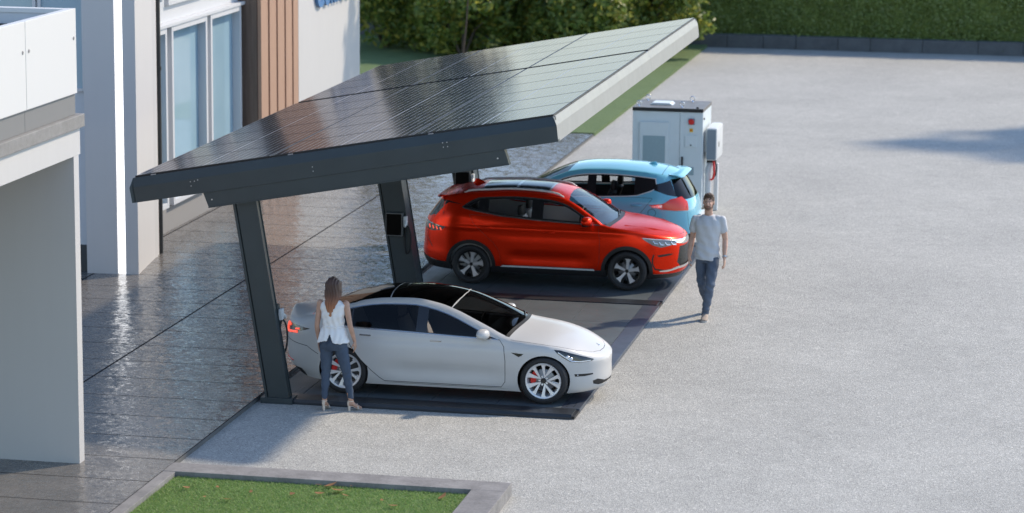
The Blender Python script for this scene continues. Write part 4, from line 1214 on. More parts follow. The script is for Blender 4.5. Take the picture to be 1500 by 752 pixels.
SR['side'] = [
    ('void', None, arc(0, .335, .375), 0), ('void', None, arc(2.69, .335, .375), 0),
    ('body', M['seam'], strip(rdr + [rdr[0]], .012), -.003), ('body', M['seam'], strip(fdr + [fdr[0]], .012), -.003),
    ('door#r', P_R, rdr, 0), ('door#f', P_R, fdr, 0),
    ('body', M['black'], [(qr, .44), (Q(-.9, .44), .44), (Q(-.6, .40), .37), (Q(-.36, .36), .36), (Q(-.36, .3), .1), (qr, .1)], .004, 'q'),
    ('side_skirt', M['black'], [(.36, .335), (2.34, .335), (2.34, .1), (.36, .1)], .004),
    ('sill_trim', M['box'], [(.56, .352), (2.13, .352), (2.15, .325), (.52, .325)], .010),
    ('body', M['black'], [(Q(3.05, .3), .285), (qf, .275), (qf, .1), (Q(3.0, .2), .1)], .003, 'q'),
    ('arch_trim#r', M['black'], ring(0, .335, .374, .436, -18, 198), .008), ('arch_trim#f', M['black'], ring(2.69, .335, .374, .436, -12, 198), .008),
    ('window_trim', M['chromet'], dlo_r(0), .003), ('body', M['lampb'], dlo_r(.020), .002),
    ('window#f', M['glassl'], clipx(dlo_r(.042), 1.24, 2.16), -.004), ('window#r', M['glassl'], clipx(dlo_r(.042), .30, 1.04), -.004), ('window#q', M['glassd'], clipx(dlo_r(.05), -.12, .13), -.004),
    ('headlight', M['lampgrey'], [(Q(2.93, .91), .915), (Q(3.15, .90), .888), (Q(3.38, .86), .852), (qf - .52, .835), (qf - .50, .795), (Q(3.42, .77), .772), (Q(3.25, .74), .742), (Q(3.12, .78), .785), (Q(3.0, .86), .86)], -.003, 'q'),
    ('grille_bar', M['chrome'], [(qf - .60, .858), (qf - .3, .845), (qf, .84), (qf, .745), (qf - .3, .765), (qf - .50, .80)], .006, 'q'),
    ('body', M['black'], [(qf - .40, .735), (qf, .72), (qf, .40), (qf - .42, .40), (qf - .52, .47), (qf - .46, .6)], -.012, 'q'),
    ('body', M['black'], strip([(Q(3.14, .62), .625), (Q(3.115, .55), .55), (Q(3.12, .46), .46), (Q(3.16, .40), .37), (Q(3.30, .35), .345)], .028), -.002, 'q'),
    ('body', M['black'], [(Q(3.19, .60), .612), (Q(3.36, .63), .632), (Q(3.45, .63), .624), (Q(3.40, .60), .602), (Q(3.22, .575), .578)], -.003, 'q'),
    ('front_lip', M['chrome'], [(Q(3.22, .34), .345), (Q(3.40, .36), .36), (qf - .5, .395), (qf, .405), (qf, .365), (qf - .5, .355), (Q(3.35, .32), .322), (Q(3.24, .32), .325)], .008, 'q'),
    ('tail_lamp', M['lampb'], [(Q(-.44, .96), .968), (Q(-.70, .99), 1.005), (Q(-.86, 1.0), 1.03), (qr, 1.035), (qr, .955), (Q(-.90, .92), .915), (Q(-.70, .88), .875), (Q(-.52, .90), .905)], .003, 'q'),
    ('rear_window', M['glassr'], [(qr, 1.09), (qr + .55, 1.10), (qr + .78, 1.16), (qr + .88, 1.30), (qr + .80, 1.39), (qr, 1.39)], -.003, 'q'),
    ('body', M['lampb'], [(qr + .80, 1.12), (Q(-.66, 1.2), 1.20), (Q(-.42, 1.36), 1.372), (Q(-.12, 1.38), 1.36), (Q(-.46, 1.3), 1.40), (Q(-.62, 1.38), 1.395), (qr + .84, 1.39), (qr + .92, 1.30)], .001, 'q'),
    ('body', M['seam'], strip([(qr + .62, .45), (qr + .66, .75), (qr + .70, .92)], .010), -.002, 'q'),
    ('body', M['black'], strip([(Q(-.82, .78), .76), (Q(-.74, .72), .66), (Q(-.70, .62), .60)], .02), -.002, 'q'),
]
cowl_r = [(2.295 + .10 * math.sin(v * PI / 2), v) for v in np.linspace(.08, 1, 12)]
SR['top'] = [
    ('body', M['black'], [(2.30, .065)] + [(x + .075, v) for x, v in cowl_r] + cowl_r[::-1], -.008),
    ('windshield', M['glassl'], [(1.655, .08)] + cowl_r + [(1.615, 1.0), (1.625, .5)], -.003),
    ('roof_glass', M['lampgrey'], [(.12, .30), (1.30, .30), (1.30, 1.0), (.12, 1.0)], .002),
    ('roof_glass', M['roofr'], [(.15, .325), (.69, .325), (.69, 1.0), (.15, 1.0)], .003), ('roof_glass', M['roofr'], [(.74, .325), (1.27, .325), (1.27, 1.0), (.74, 1.0)], .003),
    ('body', M['seam'], strip([(2.42, .03), (2.9, .05), (3.2, .09), (3.40, .22), (3.50, .5), (3.53, 1.0)], .010), -.003),
    ('body', M['seam'], strip([(-.30, .02), (-.30, .5), (-.30, 1.0)], .010), -.003),
]
def style_r(c, spoke, rr):
    c.lathe([(0, .034), (.026, .032), (.03, .04), (.03, .075), (0, .075)], 24, mat=2)
    for k in range(5):
        a = 72 * k + 90
        spoke(polar([(.022, a - 40), (.045, a - 26), (rr * .62, a - 9), (rr * .80, a - 11), (rr - .024, a - 15), (rr - .024, a + 15), (rr * .80, a + 11), (rr * .62, a + 9), (.045, a + 26), (.022, a + 40)]), 0)
        for s in (-1, 1):
            spoke(polar([(rr * .55, a + s * 13), (rr - .024, a + s * 19), (rr - .024, a + s * 25), (rr * .45, a + s * 24)]), 2, y_of=lambda q: .045, th=.02)
rc_ = thing('red_suv', 'glossy red SUV with silver roof rails parked between the white and blue cars', 'car', (.005, 9.33, CARZ))
BRb, _ = skin(SR, rc_, dict(paint=P_R))
interior(rc_, SR, M['seatpale'], M['seatdark'])
place_wheels(rc_, SR, style_r)
def chrome_grid(): pass
for sg in (-1, 1):
    b = MB(); mirror_shape(b, 2.02, sg * .93, 1.175, sg); o = b.build('mirror', P_R, rc_, 60)
    b = MB(); b.loft([((1.995, sg * 1.0, 1.10), (.06, 0, 0), (0, .09, 0)), ((2.0, sg * 1.0, 1.14), (.082, 0, 0), (0, .11, 0))], 16); b.box(1.98, 2.08, min(sg * .86, sg * .96), max(sg * .86, sg * .96), 1.105, 1.135, .006); b.build('mirror_base', M['black'], o, 50)
    for x, z in ((.26, 1.005), (1.36, .955)):
        p = BRb.side(np.array([x]), np.array([z]))[0]
        b = MB(); b.tube([(x - .10, sg * (p[1] - .005), z + .004), (x - .085, sg * (p[1] + .026), z + .004), (x + .075, sg * (p[1] + .026), z - .002), (x + .09, sg * (p[1] - .005), z - .002)], .013, 8); b.build('door_handle', P_R, rc_, 60)
    # roof rail
    b = MB(); ps = []
    for x in np.linspace(-.16, 1.56, 20):
        P_ = top_at(BRb, float(x), .10); h = .035 * min(1, min(x + .17, 1.57 - x) / .12)
        ps.append(Vector((P_.x, sg * P_.y, P_.z + h)))
    b.tube(ps, [.010] + [.019] * 18 + [.010], 8)
    b.build('roof_rail', M['rimsil'], rc_, 60)
    def sq(q_, z, off=.006):
        q = np.array([q_]); P_ = BRb.side(q, np.array([z]))[0] + BRb.n_side(q, np.array([z]))[0] * off
        return Vector((P_[0], sg * P_[1], P_[2]))
    b = MB(); b.tube([sq(Q(2.95, .91), .908), sq(Q(3.15, .89), .884), sq(Q(3.40, .85), .850), sq(qf - .54, .835)], .009, 6); b.build('running_light', M['lampw'], rc_, 60)
    for x, z in ((3.14, .842), (3.24, .818), (3.33, .812), (3.42, .808)):
        b = MB(); b.tube([sq(Q(x - .018, z), z + .018, -.002), sq(Q(x, z), z - .028, -.002), sq(Q(x + .05, z), z - .034, -.002)], .013, 6); b.build('lamp_element', M['lampw'], rc_, 60)
    for k in range(4):
        x = -.52 - .075 * k
        b = MB(); b.tube([sq(Q(x, .93), .905 + .004 * k, .006), sq(Q(x - .025, .95), .945 + .008 * k, .006)], .012, 6); b.build('tail_light', M['orangered'], rc_, 60)
    b = MB(); b.tube([sq(Q(-.56, .97), .972), sq(Q(-.74, .99), .998), sq(Q(-.86, 1.0), 1.018)], .007, 6); b.build('tail_strip', M['lampw'], rc_, 60)
# spoiler, fin, wiper, grille mesh, plate
b = MB(); b.loft([((-.62, 0, 1.425), (.02, 0, 0), (0, .58, 0)), ((-.60, 0, 1.445), (.075, 0, .0), (0, .62, 0)), ((-.52, 0, 1.472), (.12, 0, .0), (0, .60, 0))], 24, power=4); b.build('spoiler', P_R, rc_, 40)
b = MB(); p = top_at(BRb, -.02, 1.0); b.loft([((p.x, 0, p.z - .01), (.13, 0, 0), (0, .035, 0)), ((p.x - .02, 0, p.z + .03), (.085, 0, 0), (0, .022, 0)), ((p.x - .055, 0, p.z + .075), (.03, 0, 0), (0, .008, 0))], 16); b.build('antenna_fin', P_R, rc_, 60)
b = MB(); b.tube([top_at(BRb, 2.40, .95, .012), top_at(BRb, 2.34, .55, .014), top_at(BRb, 2.27, .2, .014)], .009, 6); b.build('wiper', M['black'], rc_, 60)
b = MB()
for k in range(7):
    z = .43 + .045 * k
    ps = []
    for q_ in np.linspace(qf - .40, qf - .002, 8):
        P_ = BRb.side(np.array([q_]), np.array([z]))[0] + BRb.n_side(np.array([q_]), np.array([z]))[0] * -.004; ps.append(Vector(P_))
    b.tube(ps + [Vector((p.x, -p.y, p.z)) for p in ps[::-1]], .006, 5)
b.build('grille', M['discd'], rc_, 60)
b = MB(); b.tube([top_at(BRb, 3.36, .42, .002), top_at(BRb, 3.1, .36, .004), top_at(BRb, 2.6, .33, .002)], [.004, .010, .006], 6); b.build('bonnet_crease', P_R, rc_, 60)
b = MB(); b.tube([Vector((p.x, -p.y, p.z)) for p in (top_at(BRb, 3.36, .42, .002), top_at(BRb, 3.1, .36, .004), top_at(BRb, 2.6, .33, .002))], [.004, .010, .006], 6); b.build('bonnet_crease', P_R, rc_, 60)

# =============================================================== blue hatchback (facing away)
P_B = paint('blue_paint', (.16, .50, .66), .30, .9, .03)
zt_b = [(-.40, 1.405), (-.30, 1.43), (0, 1.475), (.4, 1.51), (.8, 1.525), (1.2, 1.515), (1.5, 1.475), (1.75, 1.39), (2.0, 1.275), (2.2, 1.175), (2.45, 1.06), (2.6, 1.01), (2.85, .97), (3.05, .90), (3.2, .83)]
fzb = pchip(zt_b)
def dlo_b(i):
    return [(2.30 - 2 * i, 1.02 + i), (1.6, 1.03 + i), (1.0, 1.045 + i), (.5, 1.07 + i), (.30, 1.09 + i), (.05 + i, 1.17 + i), (-.06 + i, 1.24)] + topline(fzb, -.02 + i, 2.12 - 1.6 * i, .07 + i)
SB = dict(W=.865, xa_f=2.0, xa_r=.25, nf=2.6, nr=2.9, belt0=1.03, belt=[(-1.2, 1.14), (.3, 1.07), (1.2, 1.035), (2.3, 1.01), (3.5, .95)],
    g=[(.12, .90), (.28, .955), (.5, .985), (.75, 1.0), (.92, .99), (1.03, .955), (1.12, .915), (1.3, .82), (1.5, .72), (1.8, .55)],
    xf=[(.12, 3.2), (.25, 3.30), (.5, 3.36), (.75, 3.33), (.9, 3.25), (1.2, 3.0)],
    xr=[(.12, -.62), (.28, -.71), (.45, -.76), (.62, -.75), (.80, -.735), (.95, -.70), (1.05, -.655), (1.2, -.565), (1.36, -.465), (1.41, -.435), (1.5, -.38)],
    ztop=zt_b, zbot=[(-.7, .28), (-.4, .22), (.4, .19), (2.2, .19), (3.2, .18)],
    zc=[(-.44, 1.41), (-.3, 1.475), (0, 1.54), (.4, 1.582), (.8, 1.597), (1.2, 1.588), (1.55, 1.545), (1.9, 1.42), (2.3, 1.22), (2.55, 1.10), (2.7, 1.055), (3.0, .975), (3.2, .90), (3.34, .80)],
    arches=[(0.0, .325, .36), (2.53, .325, .36)], zfloor=.24, cabin=(-.3, 2.3), cabin_z=(1.05, 1.0), lining=M['lining'], crown=2.4, soft=.05,
    seat_f=1.25, seat_r=.35, dash=2.2, dash_z=1.02, tyre_r=.325, tyre_w=.215, rim_r=.23, wb=2.53, track=.835, m_disc=M['disc'], m_rim=[M['rimmach'], M['rimmach'], M['rimblk']], caliper=False, spin=.5, barrel=2,
    two_sided={'door#f', 'door#r', 'window#f', 'window#r', 'headlight', 'tail_lamp', 'window_trim', 'side_skirt', 'tail_insert'})
BB = Body(SB); qf, qr = BB.qmax, BB.qmin; Q = BB.q_of
rdb = [(.02, 1.06), (.16, .88), (.34, .66), (.44, .42), (.46, .27), (1.10, .27), (1.11, .7), (1.10, 1.04), (.5, 1.065)]
fdb = [(1.10, 1.04), (1.11, .7), (1.10, .27), (2.10, .27), (2.13, .5), (2.12, .8), (2.10, 1.015), (1.6, 1.03)]
SB['side'] = [
    ('void', None, arc(0, .325, .36), 0), ('void', None, arc(2.53, .325, .36), 0),
    ('body', M['seam'], strip(rdb + [rdb[0]], .012), -.003), ('body', M['seam'], strip(fdb + [fdb[0]], .012), -.003),
    ('door#r', P_B, rdb, 0), ('door#f', P_B, fdb, 0),
    ('side_skirt', M['black'], [(.34, .25), (2.2, .25), (2.2, .1), (.34, .1)], .003),
    ('body', M['black'], [(qr, .42), (qr + .9, .40), (Q(-.5, .35), .34), (Q(-.38, .3), .1), (qr, .1)], .003, 'q'),
    ('window_trim', M['box'], dlo_b(0), .003), ('body', M['lampb'], dlo_b(.016), .002),
    ('window#f', M['glassl'], clipx(dlo_b(.04), 1.22, 2.2), -.004), ('window#r', M['glassl'], clipx(dlo_b(.04), .36, 1.06), -.004),
    ('body', M['lampb'], [(Q(.0, 1.2), 1.20), (Q(-.02, 1.3), 1.30), (Q(-.30, 1.36), 1.375), (qr + .95, 1.38), (qr + .95, 1.02), (Q(-.50, 1.05), 1.06), (Q(-.25, 1.08), 1.12)], .001, 'q'),
    ('rear_window', M['glassr'], [(qr, 1.03), (qr + .80, 1.03), (qr + .96, 1.10), (qr + .92, 1.385), (qr, 1.385)], -.002, 'q'),
    ('tail_lamp', M['redlens'], [(Q(.08, .93), .935), (Q(-.18, .95), .97), (Q(-.30, 1.03), 1.045), (Q(-.50, 1.05), 1.085), (qr + .78, 1.075), (qr + .64, .99), (qr + .66, .87), (Q(-.60, .83), .835), (Q(-.38, .84), .842), (Q(-.15, .865), .865)], .012, 'q'),
    ('tail_insert', M['lampw'], [(Q(.05, .92), .925), (Q(-.16, .93), .948), (Q(-.16, .90), .893), (Q(.02, .90), .893)], .014, 'q'),
    ('headlight', M['lampb'], [(Q(2.75, .9), .90), (Q(3.05, .86), .86), (qf - .55, .80), (qf - .55, .72), (Q(3.0, .76), .76)], -.003, 'q'),
    ('body', M['seam'], strip([(qr + .66, .45), (qr + .70, .7), (qr + .72, .92)], .010), -.002, 'q'),
    ('body', M['black'], [(qf - .5, .55), (qf, .55), (qf, .3), (qf - .55, .3)], -.01, 'q'),
    ('body', M['seam'], strip(arc(.02, .80, .07, 0, 360), .008), -.002),
]
cowl_b = [(2.50 + .10 * math.sin(v * PI / 2), v) for v in np.linspace(.08, 1, 12)]
SB['top'] = [
    ('body', M['black'], [(2.5, .07)] + [(x + .07, v) for x, v in cowl_b] + cowl_b[::-1], -.006),
    ('windshield', M['glassl'], [(1.60, .08)] + cowl_b + [(1.52, 1.0), (1.54, .5)], -.003),
    ('body', M['seam'], strip([(-.12, .02), (-.13, .5), (-.13, 1.0)], .008), -.003),
]
bc = thing('blue_hatchback', 'light blue hatchback with red tail lamps parked tail outwards behind the red car', 'car', (2.64, 12.58, CARZ), PI)
BBb, _ = skin(SB, bc, dict(paint=P_B))
interior(bc, SB, M['seatdark'], M['seatdark'])
place_wheels(bc, SB, style_r)
for sg in (-1, 1):
    b = MB(); mirror_shape(b, 2.05, sg * .86, 1.10, sg); o = b.build('mirror', P_B, bc, 60)
    b = MB(); b.box(2.0, 2.1, min(sg * .79, sg * .9), max(sg * .79, sg * .9), 1.03, 1.06, .006); b.build('mirror_base', M['black'], o)
    for x, z in ((.30, .925), (1.36, .90)):
        p = BBb.side(np.array([x]), np.array([z]))[0]
        b = MB(); b.tube([(x - .09, sg * (p[1] - .005), z), (x - .075, sg * (p[1] + .026), z), (x + .075, sg * (p[1] + .026), z), (x + .09, sg * (p[1] - .005), z)], .013, 8); b.build('door_handle', P_B, bc, 60)
b = MB(); b.loft([((-.46, 0, 1.40), (.02, 0, 0), (0, .56, 0)), ((-.45, 0, 1.425), (.06, 0, .0), (0, .60, 0)), ((-.32, 0, 1.462), (.12, 0, .0), (0, .585, 0))], 24, power=4); b.build('spoiler', P_B, bc, 40)
b = MB(); p = top_at(BBb, .15, 1.0); b.loft([((p.x, 0, p.z - .01), (.10, 0, 0), (0, .03, 0)), ((p.x - .04, 0, p.z + .05), (.03, 0, 0), (0, .008, 0))], 14); b.build('antenna_fin', P_B, bc, 60)
b = MB(); b.box(-.79, -.74, -.26, .26, .60, .72, .006); b.build('number_plate', M['box'], bc)
# ------------------------------------------------------------------ people
def skinmat(name, c):
    m = mat(name, c, .5); t = NT(m); n = t.noise(t.coords(), 18, 4)
    t.set(Base_Color=t.ramp(n, [(.3, tuple(v * .88 for v in c)), (.7, tuple(v * 1.08 for v in c))]))
    t.p.inputs['Subsurface Weight'].default_value = .12; t.p.inputs['Subsurface Radius'].default_value = (.02, .008, .004)
    t.p.inputs['Subsurface Scale'].default_value = .4
    return m
def cloth(name, c, hi, scale=6, rough=.85, bump=.6, stretch=(1, 1, .35)):
    m = mat(name, c, rough); t = NT(m); v = t.coords('Object', stretch)
    n = t.noise(v, scale, 5, .6); w = t.noise(t.coords(), 160, 2)
    t.set(Base_Color=t.ramp(n, [(.3, c), (.72, hi)])); t.set(Normal=t.bump(w, .15, .003, t.bump(t.noise(v, scale * 1.6, 4), bump, .02)))
    return m
M['skin_m'] = skinmat('skin_tan', (.58, .36, .27)); M['skin_w'] = skinmat('skin_light', (.50, .30, .215))
M['tee'] = cloth('grey_tee', (.50, .52, .55), (.60, .62, .65), 5); M['jean_m'] = cloth('blue_denim', (.060, .082, .125), (.125, .155, .21), 5)
M['jean_w'] = cloth('dark_denim', (.045, .068, .11), (.085, .12, .175), 5); M['blouse'] = cloth('white_blouse', (.76, .76, .76), (.82, .82, .82), 9, .7, .4, (1, 1, .2))
M['hair_m'] = mk_wood('brown_hair', (.045, .026, .017), (.12, .075, .05), 2.0); M['stubble'] = skinmat('stubble', (.20, .115, .08)); M['sole'] = mat('shoe_sole', (.5, .48, .45), .7); M['shoe_m'] = cloth('beige_shoe', (.34, .27, .22), (.45, .37, .31), 12)
M['shoe_w'] = cloth('cream_leather', (.62, .52, .43), (.70, .61, .52), 12, .5, .2); M['eyew'] = mat('eye_white', (.42, .40, .38), .3); M['lip'] = mat('lips', (.36, .14, .12), .5)
def hairw():
    m = mat('ombre_hair', (.1, .05, .03), .5); t = NT(m)
    sx = t.n('ShaderNodeSeparateXYZ'); t.l(t.coords(), sx.inputs[0])
    st = t.noise(t.coords('Object', (60, 60, 2)), 2, 4)
    base = t.ramp(t.math('ADD', sx.outputs['Z'], t.math('MULTIPLY', st, .12)), [(.0, (.2, .1, .05))])
    mr = t.n('ShaderNodeMapRange'); mr.inputs['From Min'].default_value = 1.22; mr.inputs['From Max'].default_value = 1.62
    t.l(t.math('ADD', sx.outputs['Z'], t.math('MULTIPLY', st, .14)), mr.inputs['Value'])
    c = t.ramp(mr.outputs[0], [(.0, (.48, .25, .125)), (.5, (.32, .13, .065)), (.85, (.11, .05, .033)), (1, (.07, .036, .026))])
    t.set(Base_Color=t.mix(.5, c, t.ramp(st, [(.3, (.25, .25, .25)), (.7, (.75, .75, .75))]), 'SOFT_LIGHT'))
    t.set(Normal=t.bump(st, .6, .01)); return m
M['hair_w'] = hairw()

def voxel(mb, name, m, parent, vox=.006, it=4, wrinkle=None):
    me = bpy.data.meshes.new('tmp'); mb.bm.to_mesh(me); mb.bm.free()
    o = bpy.data.objects.new('tmp', me); COL.objects.link(o)
    md = o.modifiers.new('r', 'REMESH'); md.mode = 'VOXEL'; md.voxel_size = vox; md.use_smooth_shade = True
    s = o.modifiers.new('s', 'SMOOTH'); s.iterations = it; s.factor = .5
    dg = bpy.context.evaluated_depsgraph_get()
    nm = bpy.data.meshes.new_from_object(o.evaluated_get(dg)); nm.name = name
    bpy.data.objects.remove(o); bpy.data.meshes.remove(me)
    if wrinkle:
        n = len(nm.vertices); co_ = np.empty(n * 3); no = np.empty(n * 3)
        nm.vertices.foreach_get('co', co_); nm.vertices.foreach_get('normal', no)
        co_ = co_.reshape(-1, 3); no = no.reshape(-1, 3)
        co_ += no * wrinkle(co_)[:, None]; nm.vertices.foreach_set('co', co_.ravel()); nm.update()
    nm.materials.clear(); nm.materials.append(m); nm.shade_smooth()
    return link(bpy.data.objects.new(name, nm), parent)
def limb(b, pts, rad, n=16):
    b.tube(pts, list(rad), n)
    for p, r in zip(pts, rad): b.ball(p, r * .995, seg=14)
def ell(b, secs, n=28, power=2.2):
    """vertical loft: (x, y, z, rx, ry)"""
    b.loft([((x, y, z), (rx, 0, 0), (0, ry, 0)) for x, y, z, rx, ry in secs], n, power=power)
def hand(b, wrist, dirv, palm_n, thumb_side, curl=.5, s=1.0):
    """palm and five separate bent fingers; dirv points to the finger tips, palm_n out of the palm"""
    d = Vector(dirv).normalized(); pn = Vector(palm_n); pn = (pn - d * pn.dot(d)).normalized(); sd = d.cross(pn).normalized() * thumb_side
    w = Vector(wrist)
    b.loft([(w - d * .005, sd * .026 * s, pn * .019 * s), (w + d * .035 * s, sd * .036 * s, pn * .017 * s), (w + d * .075 * s, sd * .041 * s, pn * .014 * s), (w + d * .095 * s, sd * .039 * s, pn * .011 * s)], 16, power=2.6)
    for k, (off, ln) in enumerate(((.031, .072), (.0105, .082), (-.0105, .076), (-.031, .060))):
        p = w + d * .082 * s + sd * off * s; a = curl * (.55 + .14 * k); pts = [p - d * .02]; rr = [.0088]
        pts.append(p + d * .012 * s); rr.append(.0088)
        ang = 0
        for j, f in enumerate((.46, .32, .24)):
            ang += a * (.6, .8, .5)[j]
            q = pts[-1] + (d * math.cos(ang) + pn * math.sin(ang) + sd * off * 1.2) * ln * f * s
            pts.append(q); rr.append((.0083, .0076, .0066)[j])
        limb(b, pts, [r * s for r in rr], 8)
    p = w + d * .018 * s + sd * .026 * s
    pts = [p, p + (d * .55 + sd * .75 + pn * .25).normalized() * .034 * s, p + (d * .55 + sd * .75 + pn * .25).normalized() * .034 * s + (d * .85 + sd * .35 + pn * .35).normalized() * .030 * s]
    pts.append(pts[-1] + (d * .95 + sd * .05 + pn * .4).normalized() * .024 * s)
    limb(b, pts, [.0135 * s, .011 * s, .0095 * s, .0078 * s], 8)
def head(b, c, fem=False):
    """skull, jaw, nose, ears; face looks towards -y"""
    x, y, z = c
    k = .95 if fem else 1
    b.ball((x, y + .012, z + .025), (.074 * k, .094, .092)); b.ball((x, y - .030, z - .030), (.060 * k, .066, .082 * k)); b.ball((x, y - .050, z - .085), (.036 * k, .036, .028))
    b.loft([((x, y - .094, z + .012), (.008, 0, 0), (0, .010, 0)), ((x, y - .104, z - .018), (.011, 0, 0), (0, .016, 0)), ((x, y - .106, z - .032), (.016, 0, 0), (0, .016, 0)), ((x, y - .094, z - .038), (.012, 0, 0), (0, .01, 0))], 12)
    for s in (-1, 1): b.ball((x + s * .073 * k, y + .012, z - .012), (.010, .019, .030)); b.ball((x + s * .030, y - .076, z - .018), (.020, .014, .015))
def face(parent, c, beard):
    x, y, z = c
    b = MB()
    for s in (-1, 1):
        b = MB(); b.ball((x + s * .030, y - .090, z + .004), (.0095, .006, .0042), seg=10); e = b.build('eye', M['eyew'], parent, 60)
        b = MB(); b.ball((x + s * .030, y - .0955, z + .004), (.0048, .003, .0042), seg=10); b.build('iris', M['black'], e, 60)
    for s in (-1, 1):
        b = MB(); b.tube([(x + s * .012, y - .098, z + .020), (x + s * .030, y - .097, z + .027), (x + s * .048, y - .083, z + .021)], [.0022, .0030, .0015], 6); b.build('eyebrow', M['hair_m'], parent, 60)
    b = MB(); b.loft([((x - .024, y - .088, z - .058), (0, .003, 0), (0, 0, .002)), ((x, y - .097, z - .057), (0, .006, 0), (0, 0, .007)), ((x + .024, y - .088, z - .058), (0, .003, 0), (0, 0, .002))], 10); b.build('lips', M['lip'], parent, 60)
    if beard:
        b = MB()
        b.ball((x, y - .034, z - .070), (.0570, .0605, .044)); b.ball((x, y - .052, z - .088), (.038, .037, .028))
        for s in (-1, 1): b.ball((x + s * .055, y - .012, z - .045), (.012, .030, .045))
        b.tube([(x - .032, y - .086, z - .050), (x, y - .1015, z - .044), (x + .032, y - .086, z - .050)], [.006, .006, .006], 8)
        o = voxel(b, 'beard', M['stubble'], parent, .005, 3)
        # leave the mouth, cheeks and nose free
        bm = bmesh.new(); bm.from_mesh(o.data)
        bmesh.ops.delete(bm, geom=[v for v in bm.verts if v.co.z > z - .038 or (abs(v.co.x - x) < .021 and z - .067 < v.co.z < z - .049 and v.co.y < y - .07)], context='VERTS')
        bm.to_mesh(o.data); bm.free()

# ---- walking man
mn = thing('person', 'man in grey t-shirt and blue jeans walking towards the viewer on the gravel', 'person', (4.27, 6.86, 0), R(-2), 1.145)
HC = (.005, -.03, 1.665)
LSH, RSH = Vector((.195, .0, 1.415)), Vector((-.195, .02, 1.40))
LEL, REL = Vector((.242, .02, 1.135)), Vector((-.235, .075, 1.13))
LWR, RWR = Vector((.252, -.075, .895)), Vector((-.262, .0, .885))
LHIP, RHIP = Vector((.088, -.01, .90)), Vector((-.088, .01, .90))
LKN, RKN = Vector((.070, -.165, .50)), Vector((-.075, .00, .48))
LAN, RAN = Vector((.010, -.17, .09)), Vector((-.035, .27, .16))
b = MB()
head(b, HC); limb(b, [(0, .015, 1.44), (.002, -.008, 1.575)], [.060, .054])
ell(b, [(0, 0, .90, .16, .105), (0, 0, 1.08, .145, .10), (0, 0, 1.22, .165, .11), (0, .0, 1.34, .18, .115), (0, .01, 1.42, .165, .09), (0, .012, 1.465, .10, .07)])
limb(b, [LSH, LSH.lerp(LEL, .4), LEL, LEL.lerp(LWR, .35), LWR], [.050, .047, .039, .041, .027]); limb(b, [RSH, RSH.lerp(REL, .4), REL, REL.lerp(RWR, .35), RWR], [.050, .047, .039, .041, .027])
hand(b, LWR, (.05, -.18, -1), (-1, .1, 0), 1, .55, .98); hand(b, RWR, (-.02, -.12, -1), (1, .1, 0), -1, .75, .98)
limb(b, [LHIP, LKN, LAN], [.085, .052, .036]); limb(b, [RHIP, RKN, RAN], [.085, .052, .036])
voxel(b, 'body', M['skin_m'], mn, .0058, 4)
face(mn, HC, True)
b = MB(); x, y, z = HC
b.ball((x, y + .020, z + .045), (.080, .097, .085)); b.ball((x, y + .035, z + .0), (.078, .085, .085)); b.ball((x + .01, y - .045, z + .105), (.062, .05, .030)); 
voxel(b, 'hair', M['hair_m'], mn, .006, 3, lambda c: .004 * np.sin(c[:, 0] * 160) * np.sin(c[:, 2] * 120 + c[:, 1] * 60))
b = MB()   # t-shirt
ell(b, [(0, .0, .845, .186, .142), (0, 0, .93, .182, .138), (0, 0, 1.08, .160, .116), (0, 0, 1.22, .176, .124), (0, .0, 1.34, .194, .130), (0, .008, 1.415, .182, .108), (0, .012, 1.455, .125, .085), (0, .012, 1.475, .088, .072)])
for S_, E_ in ((LSH, LEL), (RSH, REL)): limb(b, [S_ + Vector((-.06 if S_.x > 0 else .06, 0, .012)), S_ + Vector((-.004 if S_.x > 0 else .004, 0, -.004)), S_.lerp(E_, .52)], [.058, .063, .060])
def wr(c): return .0055 * np.sin(c[:, 2] * 55 + c[:, 0] * 22 + 3 * np.sin(c[:, 1] * 18)) * np.clip((1.30 - c[:, 2]) / .3, 0.15, 1) + .004 * np.sin(c[:, 0] * 45 + c[:, 2] * 20)
voxel(b, 't_shirt', M['tee'], mn, .008, 4, wr)
b = MB()
ell(b, [(0, 0, .80, .150, .105), (0, 0, .88, .160, .112), (0, 0, .97, .150, .104)])
limb(b, [LHIP, LHIP.lerp(LKN, .5), LKN, LKN.lerp(LAN, .45), LAN + Vector((0, 0, .015))], [.092, .086, .066, .064, .052]); limb(b, [RHIP, RHIP.lerp(RKN, .5), RKN, RKN.lerp(RAN, .45), RAN + Vector((0, -.01, .02))], [.092, .086, .066, .064, .052])
def wj(c): return .005 * np.sin(c[:, 2] * 70 + c[:, 0] * 30) * np.clip(1 - np.abs(c[:, 2] - .48) / .16, 0, 1) + .005 * np.sin(c[:, 2] * 90) * np.clip(1 - np.abs(c[:, 2] - .16) / .12, 0, 1) + .0035 * np.sin(c[:, 2] * 40 + c[:, 0] * 50)
voxel(b, 'jeans', M['jean_m'], mn, .008, 4, wj)
